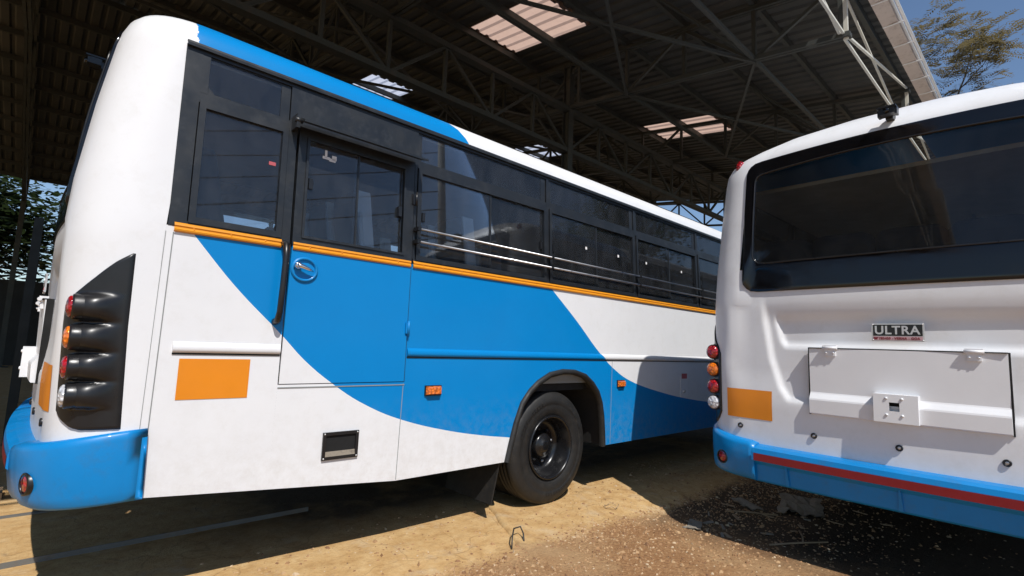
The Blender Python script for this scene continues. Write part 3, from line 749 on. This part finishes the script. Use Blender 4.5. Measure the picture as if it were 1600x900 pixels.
    # ---- maker's plate
    xp = flat_rear(1.155, 1.54, .0).x+.03
    t = MB(); t.box(xp-.004, xp+.004, 1.026, 1.284, 1.486, 1.593); pl = t.build('maker_plate', 'plate_silver', root)
    t = MB(); t.box(xp-.0055, xp-.004, 1.034, 1.276, 1.518, 1.586); t.build('plate_field', 'plate_black', pl)
    t = MB(); t.box(xp-.0055, xp-.004, 1.034, 1.276, 1.492, 1.515); t.build('plate_band', 'plate_pink', pl)
    def text(s, size, y_left, zc, width, mt, bold=0, yc=1.155):
        cu = bpy.data.curves.new('lettering', 'FONT'); cu.body = s; cu.size = size; cu.align_x = 'CENTER'; cu.align_y = 'CENTER'; cu.offset = bold; cu.space_character = 1.1; cu.extrude = .0008
        o = bpy.data.objects.new('lettering', cu); COL.objects.link(o)
        dg = bpy.context.evaluated_depsgraph_get(); me = bpy.data.meshes.new_from_object(o.evaluated_get(dg)); bpy.data.objects.remove(o)
        xs2 = [v.co.x for v in me.vertices]; sc = width/(max(xs2)-min(xs2)); ym = [v.co.y for v in me.vertices]; cy = (max(ym)+min(ym))/2; cx = (max(xs2)+min(xs2))/2
        for v in me.vertices:
            a, b2, c2 = v.co; v.co = (xp-.0062-c2, yc-(a-cx)*sc, zc+(b2-cy))
        me.materials.clear(); me.materials.append(MATS[mt]); q = bpy.data.objects.new('lettering', me); COL.objects.link(q); q.parent = pl; return q
    text('ULTRA', .070, 0, 1.553, .222, 'plate_silver', .0016)
    text('783450 - VERNA - GOA', .02, 0, 1.5035, .200, 'red_tape', .0005, 1.146)
    t = MB(); t.box(xp-.0066, xp-.0056, 1.254, 1.270, 1.497, 1.506); t.box(xp-.0066, xp-.0056, 1.250, 1.274, 1.508, 1.511); t.box(xp-.0066, xp-.0056, 1.269, 1.274, 1.504, 1.508); t.box(xp-.0066, xp-.0056, 1.250, 1.255, 1.5065, 1.508); t.build('telephone_mark', 'red_tape', pl)
    for yy in (1.033, 1.277):
        for zz in (1.492, 1.587):
            t = MB(); t.lathe([(.005, -.004), (.004, -.007), (.0005, -.008)], (xp, yy, zz), axis='x', n=8); t.build('rivet', 'plate_silver', pl)
    # ---- rear corner reflective stickers (both sides), parking sensors
    for mir in (False, True):
        f = (lambda y: W-y) if mir else (lambda y: y)
        t = MB(); t.grid([[rear_pt(f(lerp(1.893, 2.222, i/8)), lerp(.917, 1.122, j/6), .002) for i in range(9)] for j in range(7)]); t.build('reflector_sticker', 'orange_sticker', root)
    for y in (2.121, 1.629, 1.172, .714):
        if y > 2.2: continue
        p = rear_pt(y, .86, 0); t = MB(); t.lathe([(.019, .004), (.019, -.007), (.014, -.010), (.010, -.007), (.009, -.003)], p, axis='x', n=18); sn = t.build('parking_sensor', 'black_plastic', root)
        t = MB(); t.lathe([(.009, -.004), (.005, -.006), (.0005, -.0065)], p, axis='x', n=12); t.build('sensor_face', 'plate_silver', sn)
    p = rear_pt(W-2.121, .86, 0); t = MB(); t.lathe([(.019, .004), (.019, -.007), (.014, -.010), (.010, -.007), (.009, -.003)], p, axis='x', n=18); t.build('parking_sensor', 'black_plastic', root)
    # ---- lamp clusters
    for left in (False, True):
        t = MB(); rws = []
        NA = 26; a0, a1 = .10, .63
        def pod_h(a, z):      # four soft ridges running round the corner from the lamps
            h = 0
            for zl in (1.384, 1.25, 1.12, .998):
                u = (z-zl)/.058
                if abs(u) < 1: h = max(h, math.sqrt(1-u*u))
            return .048*h*sstep(.13, .34, a)*sstep(.50, .43, a)
        for j in range(NA+1):
            a = lerp(a0, a1, j/NA)
            zt = interp(((.10, 1.655), (.22, 1.60), (.36, 1.525), (.46, 1.475), (.56, 1.43), (.63, 1.37)), a)
            zb_ = interp(((.10, .845), (.38, .845), (.46, .855), (.56, .89), (.63, .94)), a)
            col_ = []
            for k in range(81):
                z = lerp(zb_, zt, k/80); rim_ = .010+pod_h(a, z) if 0 < k < 80 and 0 < j < NA else -.004
                col_.append(corner_pt(a, z, rim_, left))
            rws.append(col_)
        t.grid(rws); cl = t.build('lamp_cluster', 'black_plastic', root)
        for z, mt in ((1.384, 'lens_red'), (1.25, 'lens_amber'), (1.12, 'lens_red'), (.998, 'lens_clear')):
            yy = .050; f = (lambda y: W-y) if left else (lambda y: y)
            x0 = interp(XR, z)+.060
            t = MB(); rws = []
            for xx, r, dy in ((x0-.002, .049, 0), (x0, .054, 0), (x0+.006, .057, 0), (x0+.05, .057, -.002), (x0+.09, .054, .0), (x0+.14, .04, .025)):
                rws.append([(xx, f(yy+dy-math.cos(q*math.pi/12)*r), z+math.sin(q*math.pi/12)*r) for q in range(24)])
            t.grid(rws, closed=True); t.quad(*rws[0]); pod = t.build('lamp_pod', 'black_plastic', cl)
            t = MB(); t.lathe([(.048, .0), (.048, -.006), (.040, -.013), (.022, -.018), (.001, -.020)], (x0-.002, f(yy), z), axis='x', n=24); t.build('lens', mt, pod)
    # ---- bumper
    def bumper_col(kind, q, left=False):
        """profile points at one station; q=corner param a or rear y"""
        if kind == 'side':
            x = q; tz = interp(((.27, .80), (.44, .845)), x); bz = .53
            base = lambda z, o: Vector((x, -o, z))
            dep = .022
        elif kind == 'corner':
            tz = lerp(.845, .768, q); bz = lerp(.53, .50, q); dep = lerp(.022, .085, q**1.5)
            base = lambda z, o: corner_pt(q, max(z, .5), o)
        else:
            tz = .742; bz = .50; dep = .095
            base = lambda z, o: Vector((interp(XR, .75)+bow(q)-o, q, z))
        return tz, bz, dep, base
    for left in (False, True):
        t = MB(); rws = []
        fl_ = lambda p: Vector((p.x, W-p.y, p.z)) if left else p
        stations = [('side', .424), ('corner', .0)]+[('corner', k/14) for k in range(1, 15)]+[('rear', .41+.02*k) for k in range(0, 1)]
        st2 = []
        for kind, q in stations:
            tz, bz, dep, base = bumper_col(kind, q)
            if kind == 'rear': tz, bz = .755, .50
            pts = [base(tz, -.02), base(tz, dep*.45), base(tz-.012, dep*.85), base(tz-.035, dep), base(lerp(tz, bz, .5), dep*.97), base(bz+.05, dep*.85), base(bz+.012, dep*.66), base(bz, dep*.4), base(bz, -.06)]
            st2.append([fl_(p) for p in pts])
        t.grid(st2); t.quad(*st2[0]); t.quad(*st2[-1]); cn = t.build('bumper_corner', 'blue_paint', root)
        y = .155; p = corner_pt(.74, .62, .052)
        n = (corner_pt(.74, .62, .1)-corner_pt(.74, .62, 0)).normalized()
        d = MB(); d.lathe([(.048, .02), (.048, -.012), (.040, -.016), (.040, -.006)], (0, 0, 0), axis='x', n=24); lo = d.build('bumper_reflector', 'black_plastic', cn)
        e = MB(); e.lathe([(.040, -.004), (.030, -.013), (.001, -.016)], (0, 0, 0), axis='x', n=24); e.build('lens', 'lens_red', lo)
        pp = fl_(p); nn = Vector((n.x, -n.y, 0)) if left else n
        lo.location = pp; lo.rotation_euler = (0, 0, math.atan2(-nn.y, -nn.x))
    t = MB(); rws = []
    xb = interp(XR, .75)
    for k in range(41):
        y = lerp(.395, W-.395, k/40); o = bow(y)
        rws.append([(xb+o+dx, y, z) for dx, z in ((.03, .752), (-.055, .742), (-.092, .728), (-.098, .70), (-.098, .647), (-.090, .640), (-.066, .618), (-.058, .56), (-.05, .512), (-.035, .50), (.05, .50))])
    t.grid(rws, smooth=False); t.quad(*rws[0]); t.quad(*rws[-1]); bc = t.build('rear_bumper', 'blue_paint', root)
    t = MB(); rws = []
    for k in range(41):
        y = lerp(.41, W-.41, k/40); o = bow(y); rws.append([(xb+o-.0995, y, .697), (xb+o-.0995, y, .648)])
    t.grid(rws); t.build('red_strip', 'red_tape', bc)
    for y in (.55, 1.165, 1.78):
        t = MB(); o = bow(y); t.hexa([(xb+o-.060, y-.012, .512), (xb+o-.060, y+.012, .512), (xb+o-.03, y+.012, .512), (xb+o-.03, y-.012, .512), (xb+o-.088, y-.004, .636), (xb+o-.088, y+.004, .636), (xb+o-.05, y+.004, .636), (xb+o-.05, y-.004, .636)]); t.build('bumper_rib', 'blue_paint', bc)
    # ---- roof corner markers and rear view camera
    mp_ = rear_pt(W-.215, 2.872); t = MB(); t.lathe([(.040, .02), (.038, -.010), (.025, -.018), (.001, -.022)], (0, 0, 0), axis='x', n=18); mk = t.build('roof_marker', 'lens_red', root)
    mk.location = mp_; mk.rotation_euler = (0, R(14), R(-32)); mk.scale = (1, .8, 1.15)
    t = MB(); t.box(.085, .155, 1.13, 1.21, 2.935, 2.975); t.box(.075, .17, 1.12, 1.22, 2.975, 2.984); t.box(.155, .235, 1.15, 1.19, 2.925, 2.965); t.box(.10, .15, 1.118, 1.13, 2.93, 2.97); t.box(.10, .15, 1.21, 1.222, 2.93, 2.97)
    cm = t.build('reversing_camera', 'black_plastic', root)
    t = MB(); t.lathe([(.017, 0), (.017, -.010), (.012, -.014), (.001, -.014)], (.085, 1.17, 2.955), axis='x', n=16); t.build('camera_lens', 'black_gloss', cm)
    return root

busA = make_bus()
tag(busA, 'blue and white bus with its emergency door side in full sun', 'bus', 'parked buses')
busB = copy_tree(busA)
BY = -0.0190305
nb = Vector((math.cos(BY), math.sin(BY), 0)); yb = Vector((-math.sin(BY), math.cos(BY), 0))
busB.location = Vector((0, -2.9, -.08))+nb*(3.8-.06)+yb*(.748-1.165); busB.rotation_euler = (0, 0, BY)
tag(busB, 'white bus seen from behind, over shaded debris-strewn soil, beyond the other bus', 'bus', 'parked buses')

# ------------------------------------------------------------------ the shed
shed = empty('open_shed'); tag(shed, 'dark steel truss shed with corrugated roof over the buses', 'shed')
TS = 3.76; TX = [6.95+TS*k for k in range(-3, 4)]; PY = 1.05; YN = [-1.25+PY*k for k in range(0, 11)]   # panel points up to the ridge
S_T, S_B = .137, .115
def zt(y): return (6.29+S_T*(y-.95)) if y <= 9.3 else zt(9.3)-S_T*(y-9.3)
def zbot(y): return (5.51+S_B*(y-.95)) if y <= 9.3 else zbot(9.3)-S_B*(y-9.3)
for x in TX:
    t = MB()
    for fz in (zt, zbot):
        for ya, yb2 in ((-1.35, 9.3), (9.3, 19.8)):
            for sx in (-1, 1):
                t.hexa([(x+sx*.03-.022, ya, fz(ya)-.03), (x+sx*.03+.022, ya, fz(ya)-.03), (x+sx*.03+.022, yb2, fz(yb2)-.03), (x+sx*.03-.022, yb2, fz(yb2)-.03), (x+sx*.03-.022, ya, fz(ya)+.03), (x+sx*.03+.022, ya, fz(ya)+.03), (x+sx*.03+.022, yb2, fz(yb2)+.03), (x+sx*.03-.022, yb2, fz(yb2)+.03)])
    tr = t.build('roof_truss', 'shed_steel', shed)
    nodes = [-1.25+PY*k for k in range(0, 21)]
    for k, y in enumerate(nodes):
        bar('truss_post', (x, y, zbot(y)), (x, y, zt(y)), .05, .05, 'shed_steel', tr)
        if k+1 < len(nodes):
            y2 = nodes[k+1]
            a, c = ((y, zt(y)), (y2, zbot(y2))) if k % 2 == 0 else ((y, zbot(y)), (y2, zt(y2)))
            bar('truss_diagonal', (x, a[0], a[1]), (x, c[0], c[1]), .045, .045, 'shed_steel', tr)
    for yc, top in (((3.2, zt(3.2)+.05), (19.6, zt(19.6))) if TX.index(x) % 2 else ((19.6, zt(19.6)),)):
        t = MB(); t.box(x-.065, x+.065, yc-.08, yc-.07, 0, top); t.box(x-.065, x+.065, yc+.07, yc+.08, 0, top); t.box(x-.008, x+.008, yc-.07, yc+.07, 0, top); t.box(x-.2, x+.2, yc-.2, yc+.2, 0, .02)
        t.build('column', 'shed_steel', shed)
# longitudinal girder along the column line
gb = MB()
for z in (4.93, 5.73): gb.box(-8, 18.2, 3.13, 3.27, z-.04, z+.04)
gd = gb.build('column_girder', 'shed_steel', shed)
k = -15
for i in range(-15, 13):
    x = 6.95+.94*i
    bar('girder_post', (x, 3.2, 4.93), (x, 3.2, 5.73), .05, .05, 'shed_steel', gd)
    bar('girder_diagonal', (x, 3.2, 4.93 if i % 2 == 0 else 5.73), (x+.94, 3.2, 5.73 if i % 2 == 0 else 4.93), .045, .045, 'shed_steel', gd)
# purlins, bottom ties, plan bracing
for k in range(0, 21):
    y = -1.25+PY*k
    t = MB(); z = zt(y)+.035
    t.box(-8, 18.25, y-.03, y+.03, z, z+.012); t.box(-8, 18.25, y-.03, y-.022, z+.012, z+.11); t.box(-8, 18.25, y-.022, y+.03, z+.098, z+.11)
    t.build('purlin', 'shed_steel', shed)
for y in (-.20, 1.90, 6.1):
    bar('bottom_tie', (-8, y, zbot(y)), (18.2, y, zbot(y)), .05, .05, 'shed_steel', shed)
for x0, x1 in zip(TX, TX[1:]):
    for ya, yb2 in ((-.20, 1.90), (1.90, -.20), (4.0, 6.1), (6.1, 4.0)):
        if (x0 > 10 and ya > 3): continue
        bar('plan_brace', (x0, ya, zbot(ya)-.035), (x1, yb2, zbot(yb2)-.035), .04, .04, 'shed_steel', shed)
    # fly braces from bottom nodes to purlins
    # eave bracing, pale paint
    ye = -1.28
    bar('eave_tie', (x0, ye, 5.22), (x1, ye, 5.27), .028, .028, 'brace_paint', shed)
    bar('eave_brace', (x0, ye-.03, 5.24), (x1, ye-.03, 6.02), .028, .028, 'brace_paint', shed)
    bar('eave_brace', (x0, ye+.04, 6.0), (x1, ye+.04, 5.27), .028, .028, 'brace_paint', shed)
for x in TX:
    bar('eave_post', (x, -1.30, 5.2), (x, -1.30, 6.0), .045, .04, 'brace_paint', shed)
    for dx in (-1, 1):
        bar('fly_brace', (x, -.20, zbot(-.2)), (x+dx*1.5, .85, zt(.85)+.03), .035, .035, 'shed_steel', shed)
# corrugated sheets
CW = 1.1
def sheet_mesh(name, length, mat):
    b = MB(); rows = []; n = 5; p = CW/n; prof = []
    for i in range(n): prof += [(i*p, 0), (i*p+p*.52, 0), (i*p+p*.64, .034), (i*p+p*.88, .034)]
    prof.append((CW+.02, 0))
    b.grid([[(a, yy, c) for a, c in prof] for yy in (0, length)], smooth=False); return b.mesh(name, [mat])
RL = 1.79; ang = math.atan(S_T); SLEN = RL/math.cos(ang)
sm = sheet_mesh('roof_sheet', SLEN+.08, 'roof_sheet'); sm2 = sheet_mesh('skylight_sheet', SLEN+.08, 'skylight'); sm4 = sheet_mesh('skylight_sheet', SLEN+.08, 'skylight_pale'); sm3 = sheet_mesh('roof_sheet', 5.3/math.cos(ang)+.05, 'roof_sheet')
random.seed(4)
for c in range(24):
    x = 5.1+CW*(c-12)
    for r in range(6):
        y = -1.45+RL*r
        me = sm; nm = 'roof_sheet'
        if (c, r) in ((12, 2), (17, 2)): me = sm2; nm = 'skylight_sheet'
        if (c, r) in ((12, 5), (17, 5)): me = sm4; nm = 'skylight_sheet'
        o = bpy.data.objects.new(nm, me); COL.objects.link(o); o.parent = shed
        o.location = (x, y, zt(y)+.152+.006*(r % 2)+.003*(c % 2)); o.rotation_euler = (ang, 0, 0)
    for r in range(2):
        y = 9.3+5.3*r; o = bpy.data.objects.new('roof_sheet', sm3); COL.objects.link(o); o.parent = shed
        o.location = (x, y, zt(y)+.152-.006*r); o.rotation_euler = (-ang, 0, 0)
# gutter in sections and pipes along the eave
for k in range(41):
    x = -8+.65*k
    t = MB(); z = zt(-1.45)+.11
    t.hexa([(x, -1.60, z-.14), (x+.645, -1.60, z-.14), (x+.645, -1.44, z-.16), (x, -1.44, z-.16), (x, -1.60, z-.128), (x+.645, -1.60, z-.128), (x+.645, -1.44, z-.148), (x, -1.44, z-.148)])
    t.box(x, x+.645, -1.612, -1.60, z-.145, z+.05)
    t.build('gutter_section', 'gutter_paint', shed)
    t = MB(); t.box(x+.64, x+.665, -1.68, -1.44, z-.165, z-.155); t.build('gutter_bracket', 'pipe_white', shed)
for yy, dz in ((-1.635, -.10), (-1.66, -.02), (-1.635, .05)):
    t = MB(); z = zt(-1.45)+.11+dz; t.tube([(-8, yy, z), (18.6, yy, z)], .018, 8); t.build('eave_pipe', 'pipe_white', shed)

# ------------------------------------------------------------------ trees
def tree(name, base, height, spread, nl, leaf, lmat, label, seed, clear=.4, flat=.6, group=None, layered=False):
    rnd = random.Random(seed); root = empty(name, base); tag(root, label, 'tree', group)
    b = MB(); tips = []
    def limb(p, d, ln, r, depth):
        pts = [p]; rad = [r]; q = p.copy(); dd = d.copy(); n = 5
        for i in range(n):
            dd = (dd+Vector((rnd.uniform(-.22, .22), rnd.uniform(-.22, .22), rnd.uniform(-.08, .14)))).normalized()
            q = q+dd*(ln/n); pts.append(q.copy()); rad.append(r*(1-.6*(i+1)/n))
        b.tube(pts, rad, 7 if depth < 2 else 5, caps=False)
        if depth >= 2: tips.extend(pts[2:])
        if depth < 4:
            for i in range(3 if depth else 6):
                k = rnd.randint(2, n) if depth else rnd.randint(3, n)
                a = rnd.uniform(0, 2*math.pi); out = Vector((math.cos(a), math.sin(a), rnd.uniform(.0, flat)))
                limb(pts[k], (dd*.55+out*.75).normalized(), ln*rnd.uniform(.5, .72) if depth else spread*rnd.uniform(.45, .75), rad[k]*.68, depth+1)
    limb(Vector((0, 0, 0)), Vector((.03, .02, 1)), height*clear*1.3, height*.026, 0)
    b.build('trunk', 'bark', root)
    lv = MB(); V = lv.v; F = lv.f
    if layered:
        for _ in range(nl//16):
            p = rnd.choice(tips)+Vector((rnd.gauss(0, .25), rnd.gauss(0, .25), rnd.gauss(0, .12)))
            a = rnd.uniform(0, 2*math.pi); d = Vector((math.cos(a), math.sin(a), rnd.uniform(-.25, .35))).normalized(); sd_ = d.cross(Vector((0, 0, 1))).normalized(); L0 = rnd.uniform(.45, .8)
            for q in range(9):
                c = p+d*L0*(q+1)/9+Vector((0, 0, -.12*(q/9)**2)); ll = leaf*(1.25-abs(q-4)/7)*rnd.uniform(.8, 1.15)
                for sg in (-1, 1):
                    e = (sd_*sg+d*.45+Vector((0, 0, rnd.uniform(-.25, .1)))).normalized(); wv_ = d*ll*.16
                    i = len(V); V += [tuple(c), tuple(c+e*ll*.5+wv_), tuple(c+e*ll), tuple(c+e*ll*.5-wv_)]; F.append((i, i+1, i+2, i+3)); lv.mi.append(0); lv.sm.append(False)
        nl = 0
    for _ in range(nl):
        p = rnd.choice(tips); s = leaf*rnd.uniform(.6, 1.3)
        off = Vector((rnd.gauss(0, 1), rnd.gauss(0, 1), rnd.gauss(0, .45 if layered else .8)))*leaf*(2.4 if layered else 3.0)
        q = p+off
        a = rnd.uniform(0, 2*math.pi); d = Vector((math.cos(a), math.sin(a), rnd.uniform(-.5, .3))).normalized()
        w_ = d.cross(Vector((rnd.uniform(-.5, .5), rnd.uniform(-.5, .5), 1))).normalized()*s*.30
        i = len(V); V += [tuple(q-d*s*.5), tuple(q+w_), tuple(q+d*s*.6), tuple(q-w_)]; F.append((i, i+1, i+2, i+3)); lv.mi.append(0); lv.sm.append(False)
    me = bpy.data.meshes.new('crown'); me.from_pydata(V, [], F); me.materials.append(MATS[lmat]); o = bpy.data.objects.new('crown', me); COL.objects.link(o); o.parent = root
    return root
tree('feathery_tree', (27, -1.5, 0), 15, 7.5, 44000, .16, 'leaf_olive', 'tall feathery tree with bronze-tipped leaves beyond the white bus roof', 3, .5, .35, layered=True)
tree('feathery_tree', (21, -11, 0), 12, 6.0, 16000, .2, 'leaf_green', 'green tree mirrored in the far side windows of the blue bus', 8, .4, .5)
tree('broadleaf_tree', (-2.2, 23.5, 0), 7.5, 4.2, 11000, .34, 'leaf_dark', 'dark broadleaf tree behind the slatted steel gate', 5, .35, .6)
tree('broadleaf_tree', (-6.5, 24.5, 0), 8, 4.4, 9000, .36, 'leaf_dark', 'dark broadleaf tree past the far eave of the shed', 6, .35, .6)

# ------------------------------------------------------------------ gate, far wall
gt = empty('slatted_gate', (-.05, 5.0, 0)); tag(gt, 'dark slatted steel gate panel standing open behind the blue bus', 'gate')
for z in (.15, 1.25, 2.38):
    t = MB(); t.box(-.03, .03, 0, 4.2, z-.045, z+.045); t.build('rail', 'gate_steel', gt)
for y in (0, 4.2):
    t = MB(); t.box(-.04, .04, y-.04, y+.04, 0, 2.52); t.build('post', 'gate_steel', gt)
for k in range(14):
    t = MB(); y = .25+.29*k; t.box(-.045, -.03, y, y+.15, .08, 2.46); t.build('slat', 'gate_steel', gt)
wl = MB(); wl.box(-14, 18, 20.6, 20.8, 0, 2.7); wl.box(-14, 18, 20.55, 20.85, 2.7, 2.78)
tag(wl.build('boundary_wall', 'dark_wall'), 'low dark boundary wall along the far side of the shed', 'wall')

wb = empty('white_building', (44, 22, 0)); tag(wb, 'pale flat-roofed building beyond the open end of the shed', 'building')
t = MB(); t.box(0, 9, -16, 16, 0, 8.5); t.build('wall', 'pale_wall', wb)
t = MB(); t.box(-.25, 9.2, -16.3, 16.3, 8.5, 9.0); t.build('parapet', 'pale_wall', wb)
for zz in (1.2, 4.6):
    for k in range(8):
        y = -14.5+3.8*k; t = MB(); t.box(-.06, -.002, y, y+1.7, zz, zz+1.6); wn = t.build('window', 'black_frame', wb)
        t = MB(); t.box(-.2, -.002, y-.15, y+1.85, zz-.14, zz-.02); t.build('sill', 'pale_wall', wn)

# ------------------------------------------------------------------ power lines behind the viewer (mirrored in the glass)
d = Vector((.857, .515, 0)); P1 = Vector((8.5, -9.0, 0)); P0 = P1-d*34
poles = []
for p, lab in ((P1, 'concrete utility pole at the near end of the overhead cables'), (P0, 'concrete utility pole at the far end of the overhead cables')):
    e = empty('utility_pole', p); tag(e, lab, 'pole', 'utility poles')
    t = MB(); t.tube([(0, 0, 0), (0, 0, 9)], [.16, .10], 12); t.build('shaft', 'pole_concrete', e)
    t = MB(); n = Vector((-d.y, d.x, 0))*.9; t.tube([-n+Vector((0, 0, 8.2)), n+Vector((0, 0, 8.2))], .05, 6); t.build('cross_arm', 'pole_concrete', e)
for k, (off, z) in enumerate(((-.8, 8.3), (.8, 8.3), (0, 7.4), (0, 6.7), (.12, 6.1), (-.12, 5.3))):
    n = Vector((-d.y, d.x, 0))*off; pts = []
    for i in range(17):
        f = i/16; pts.append(P0.lerp(P1, f)+n+Vector((0, 0, z-(.9+.1*k)*4*f*(1-f))))
    t = MB(); t.tube(pts, .014+.003*(k > 2), 5)
    tag(t.build('power_cable', 'cable'), 'black overhead cable strung between the two concrete poles', 'cable', 'overhead cables')

# ------------------------------------------------------------------ things on the ground
t = MB(); t.box(-6, 1.66, 1.02, 1.075, .0, .012); t.box(-6, 1.66, 1.02, 1.026, .012, .03)
tag(t.build('steel_strip', 'strip_steel'), 'long steel angle strip lying on concrete under the blue bus tail', 'steel strip', 'steel strips on the slab')
t = MB(); t.box(-6, .9, 2.02, 2.06, .0, .010)
tag(t.build('steel_strip', 'strip_steel'), 'narrower steel strip let into the concrete farther behind the bus', 'steel strip', 'steel strips on the slab')
t = MB(); t.box(-1.6, -.02, 2.55, 2.75, 0, .05)
tag(t.build('timber_plank', 'wood_scrap'), 'short dark timber plank on the concrete behind the bus bumper', 'plank')
t = MB(); jp = ((2.84, .34), (2.80, .26), (2.74, .12), (2.66, 0), (2.57, -.2), (2.47, -.40), (2.42, -.55), (2.40, -.75), (2.44, -.95)); rws = []
for i, (x, y) in enumerate(jp):
    h = .022*(1-i/10)+.004*math.sin(i*2.1); rws.append([(x-.012, y-.004, -.004), (x, y, h), (x+.05, y+.015, h+.003), (x+.28, y+.08, gz(x, y)-.003)])
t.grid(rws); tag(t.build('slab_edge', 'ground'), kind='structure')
t = MB(); t.tube([(2.38, -.44, .004), (2.42, -.40, .06), (2.50, -.33, .075), (2.57, -.32, .07), (2.56, -.36, .04), (2.52, -.41, .003)], .0055, 6)
tag(t.build('wire_hoop', 'wire'), 'bent dark wire hoop sticking out of the concrete joint', 'wire')
t = MB(); t.tube([(3.68+.07*math.cos(a*.5), -.27+.05*math.sin(a*.5), gz(3.68, -.27)+.006+.01*(a % 3)) for a in range(12)], .003, 5)
tag(t.build('wire_loop', 'wood_scrap'), 'thin rusty wire loop on the lit slab beside the tyre', 'wire')
rnd = random.Random(11)
def scrap(x, y, sx, sy, rz, mat, name, label, cat, th=.006, crumple=.02, n=5):
    b = MB(); rows = []
    for i in range(n+1):
        row = []
        for j in range(n+1):
            u, v = (i/n-.5)*sx*(1+rnd.uniform(-.1, .1)), (j/n-.5)*sy*(1+rnd.uniform(-.12, .12))
            X, Y = x+u*math.cos(rz)-v*math.sin(rz), y+u*math.sin(rz)+v*math.cos(rz)
            row.append(Vector((X, Y, gz(X, Y)+.008+rnd.uniform(0, crumple))))
        rows.append(row)
    b.grid(rows, smooth=False); b.grid([[p+Vector((0, 0, -th)) for p in r] for r in rows], smooth=False)
    return tag(b.build(name, mat), label, cat)
scrap(5.28, -1.2, .55, .34, .3, 'card', 'cardboard_sheet', 'crumpled grey cardboard sheet under the white bus tail', 'cardboard', crumple=.05, n=7)
scrap(4.95, -.86, .30, .12, 1.0, 'card', 'cardboard_strip', 'torn cardboard strip next to the crumpled sheet', 'cardboard')
scrap(4.02, -.83, .26, .10, .4, 'card', 'paper_scrap', 'flat torn paper scrap on shaded soil near the sunlit edge', 'paper', crumple=.012)
for (x, y, ln, rz, lab) in ((4.75, -.98, .42, 2.2, 'straight dry twig pointing at the crumpled cardboard sheet'), (4.5, -1.45, .25, .4, 'short thick twig on the shaded soil under the white bus'), (4.3, -1.5, .5, 2.6, 'longest thin twig lying along the edge of the sunlit gravel')):
    t = MB(); dd = Vector((math.cos(rz), math.sin(rz), 0)); c = Vector((x, y, gz(x, y)+.012)); pp = dd.cross(Vector((0, 0, 1)))
    t.tube([c-dd*ln/2, c+pp*.01, c+dd*ln/2], .007, 5)
    tag(t.build('twig', 'wood_scrap'), lab, 'twig', 'twigs under the bus')
for k in range(26):
    x = rnd.uniform(3.9, 5.6); y = -.75-rnd.uniform(0, 1.2)*(x-3.4)/2; ln = rnd.uniform(.04, .13); wd = rnd.uniform(.012, .04); rz = rnd.uniform(0, 3.1); z = gz(x, y)
    t = MB(); c, q = math.cos(rz), math.sin(rz); tl = rnd.uniform(0, .02)
    cs = [(-ln, -wd), (ln, -wd*.6), (ln*.9, wd), (-ln*.8, wd*.8)]
    t.hexa([(x+(a*c-b2*q)/2, y+(a*q+b2*c)/2, z+.002+tl*(a > 0)) for a, b2 in cs]+[(x+(a*c-b2*q)/2, y+(a*q+b2*c)/2, z+.009+tl*(a > 0)) for a, b2 in cs])
    tag(t.build('wood_chip', 'wood_scrap' if k % 3 else 'card'), 'small splintered chip scattered on the shaded soil behind the white bus', 'wood chip', 'chips on the dark soil')
# loose gravel, wood chips: uncountable
b = MB()
for _ in range(9000):
    x = rnd.uniform(.8, 6.2); y = -.42-abs(rnd.gauss(0, .75))
    if rnd.random() < .12: y = rnd.uniform(-.6, .5)
    if y < -2.8: continue
    big = rnd.random() < .12
    s = rnd.uniform(.004, .012)*(1.9 if big else 1); a = rnd.uniform(0, 6.28); z = gz(x, y)
    ca, sa = math.cos(a)*s, math.sin(a)*s; k = rnd.uniform(.35, 1); h = s*rnd.uniform(.3, .9)
    i = len(b.v)
    b.v += [(x+ca, y+sa, z), (x-sa*k, y+ca*k, z), (x-ca, y-sa, z), (x+sa*k, y-ca*k, z), (x+ca*.5, y+sa*.5, z+h), (x-ca*.4, y-sa*.4, z+h*.8)]
    for f in ((0, 1, 4), (1, 2, 5), (1, 5, 4), (2, 3, 5), (3, 0, 4), (3, 4, 5)): b.f.append(tuple(i+q for q in f)); b.mi.append(0); b.sm.append(False)
me = bpy.data.meshes.new('loose_gravel'); me.from_pydata(b.v, [], b.f); me.materials.append(MATS['gravel']); o = bpy.data.objects.new('loose_gravel', me); COL.objects.link(o)
tag(o, 'loose gravel and chips scattered over the brown soil', 'gravel', kind='stuff')
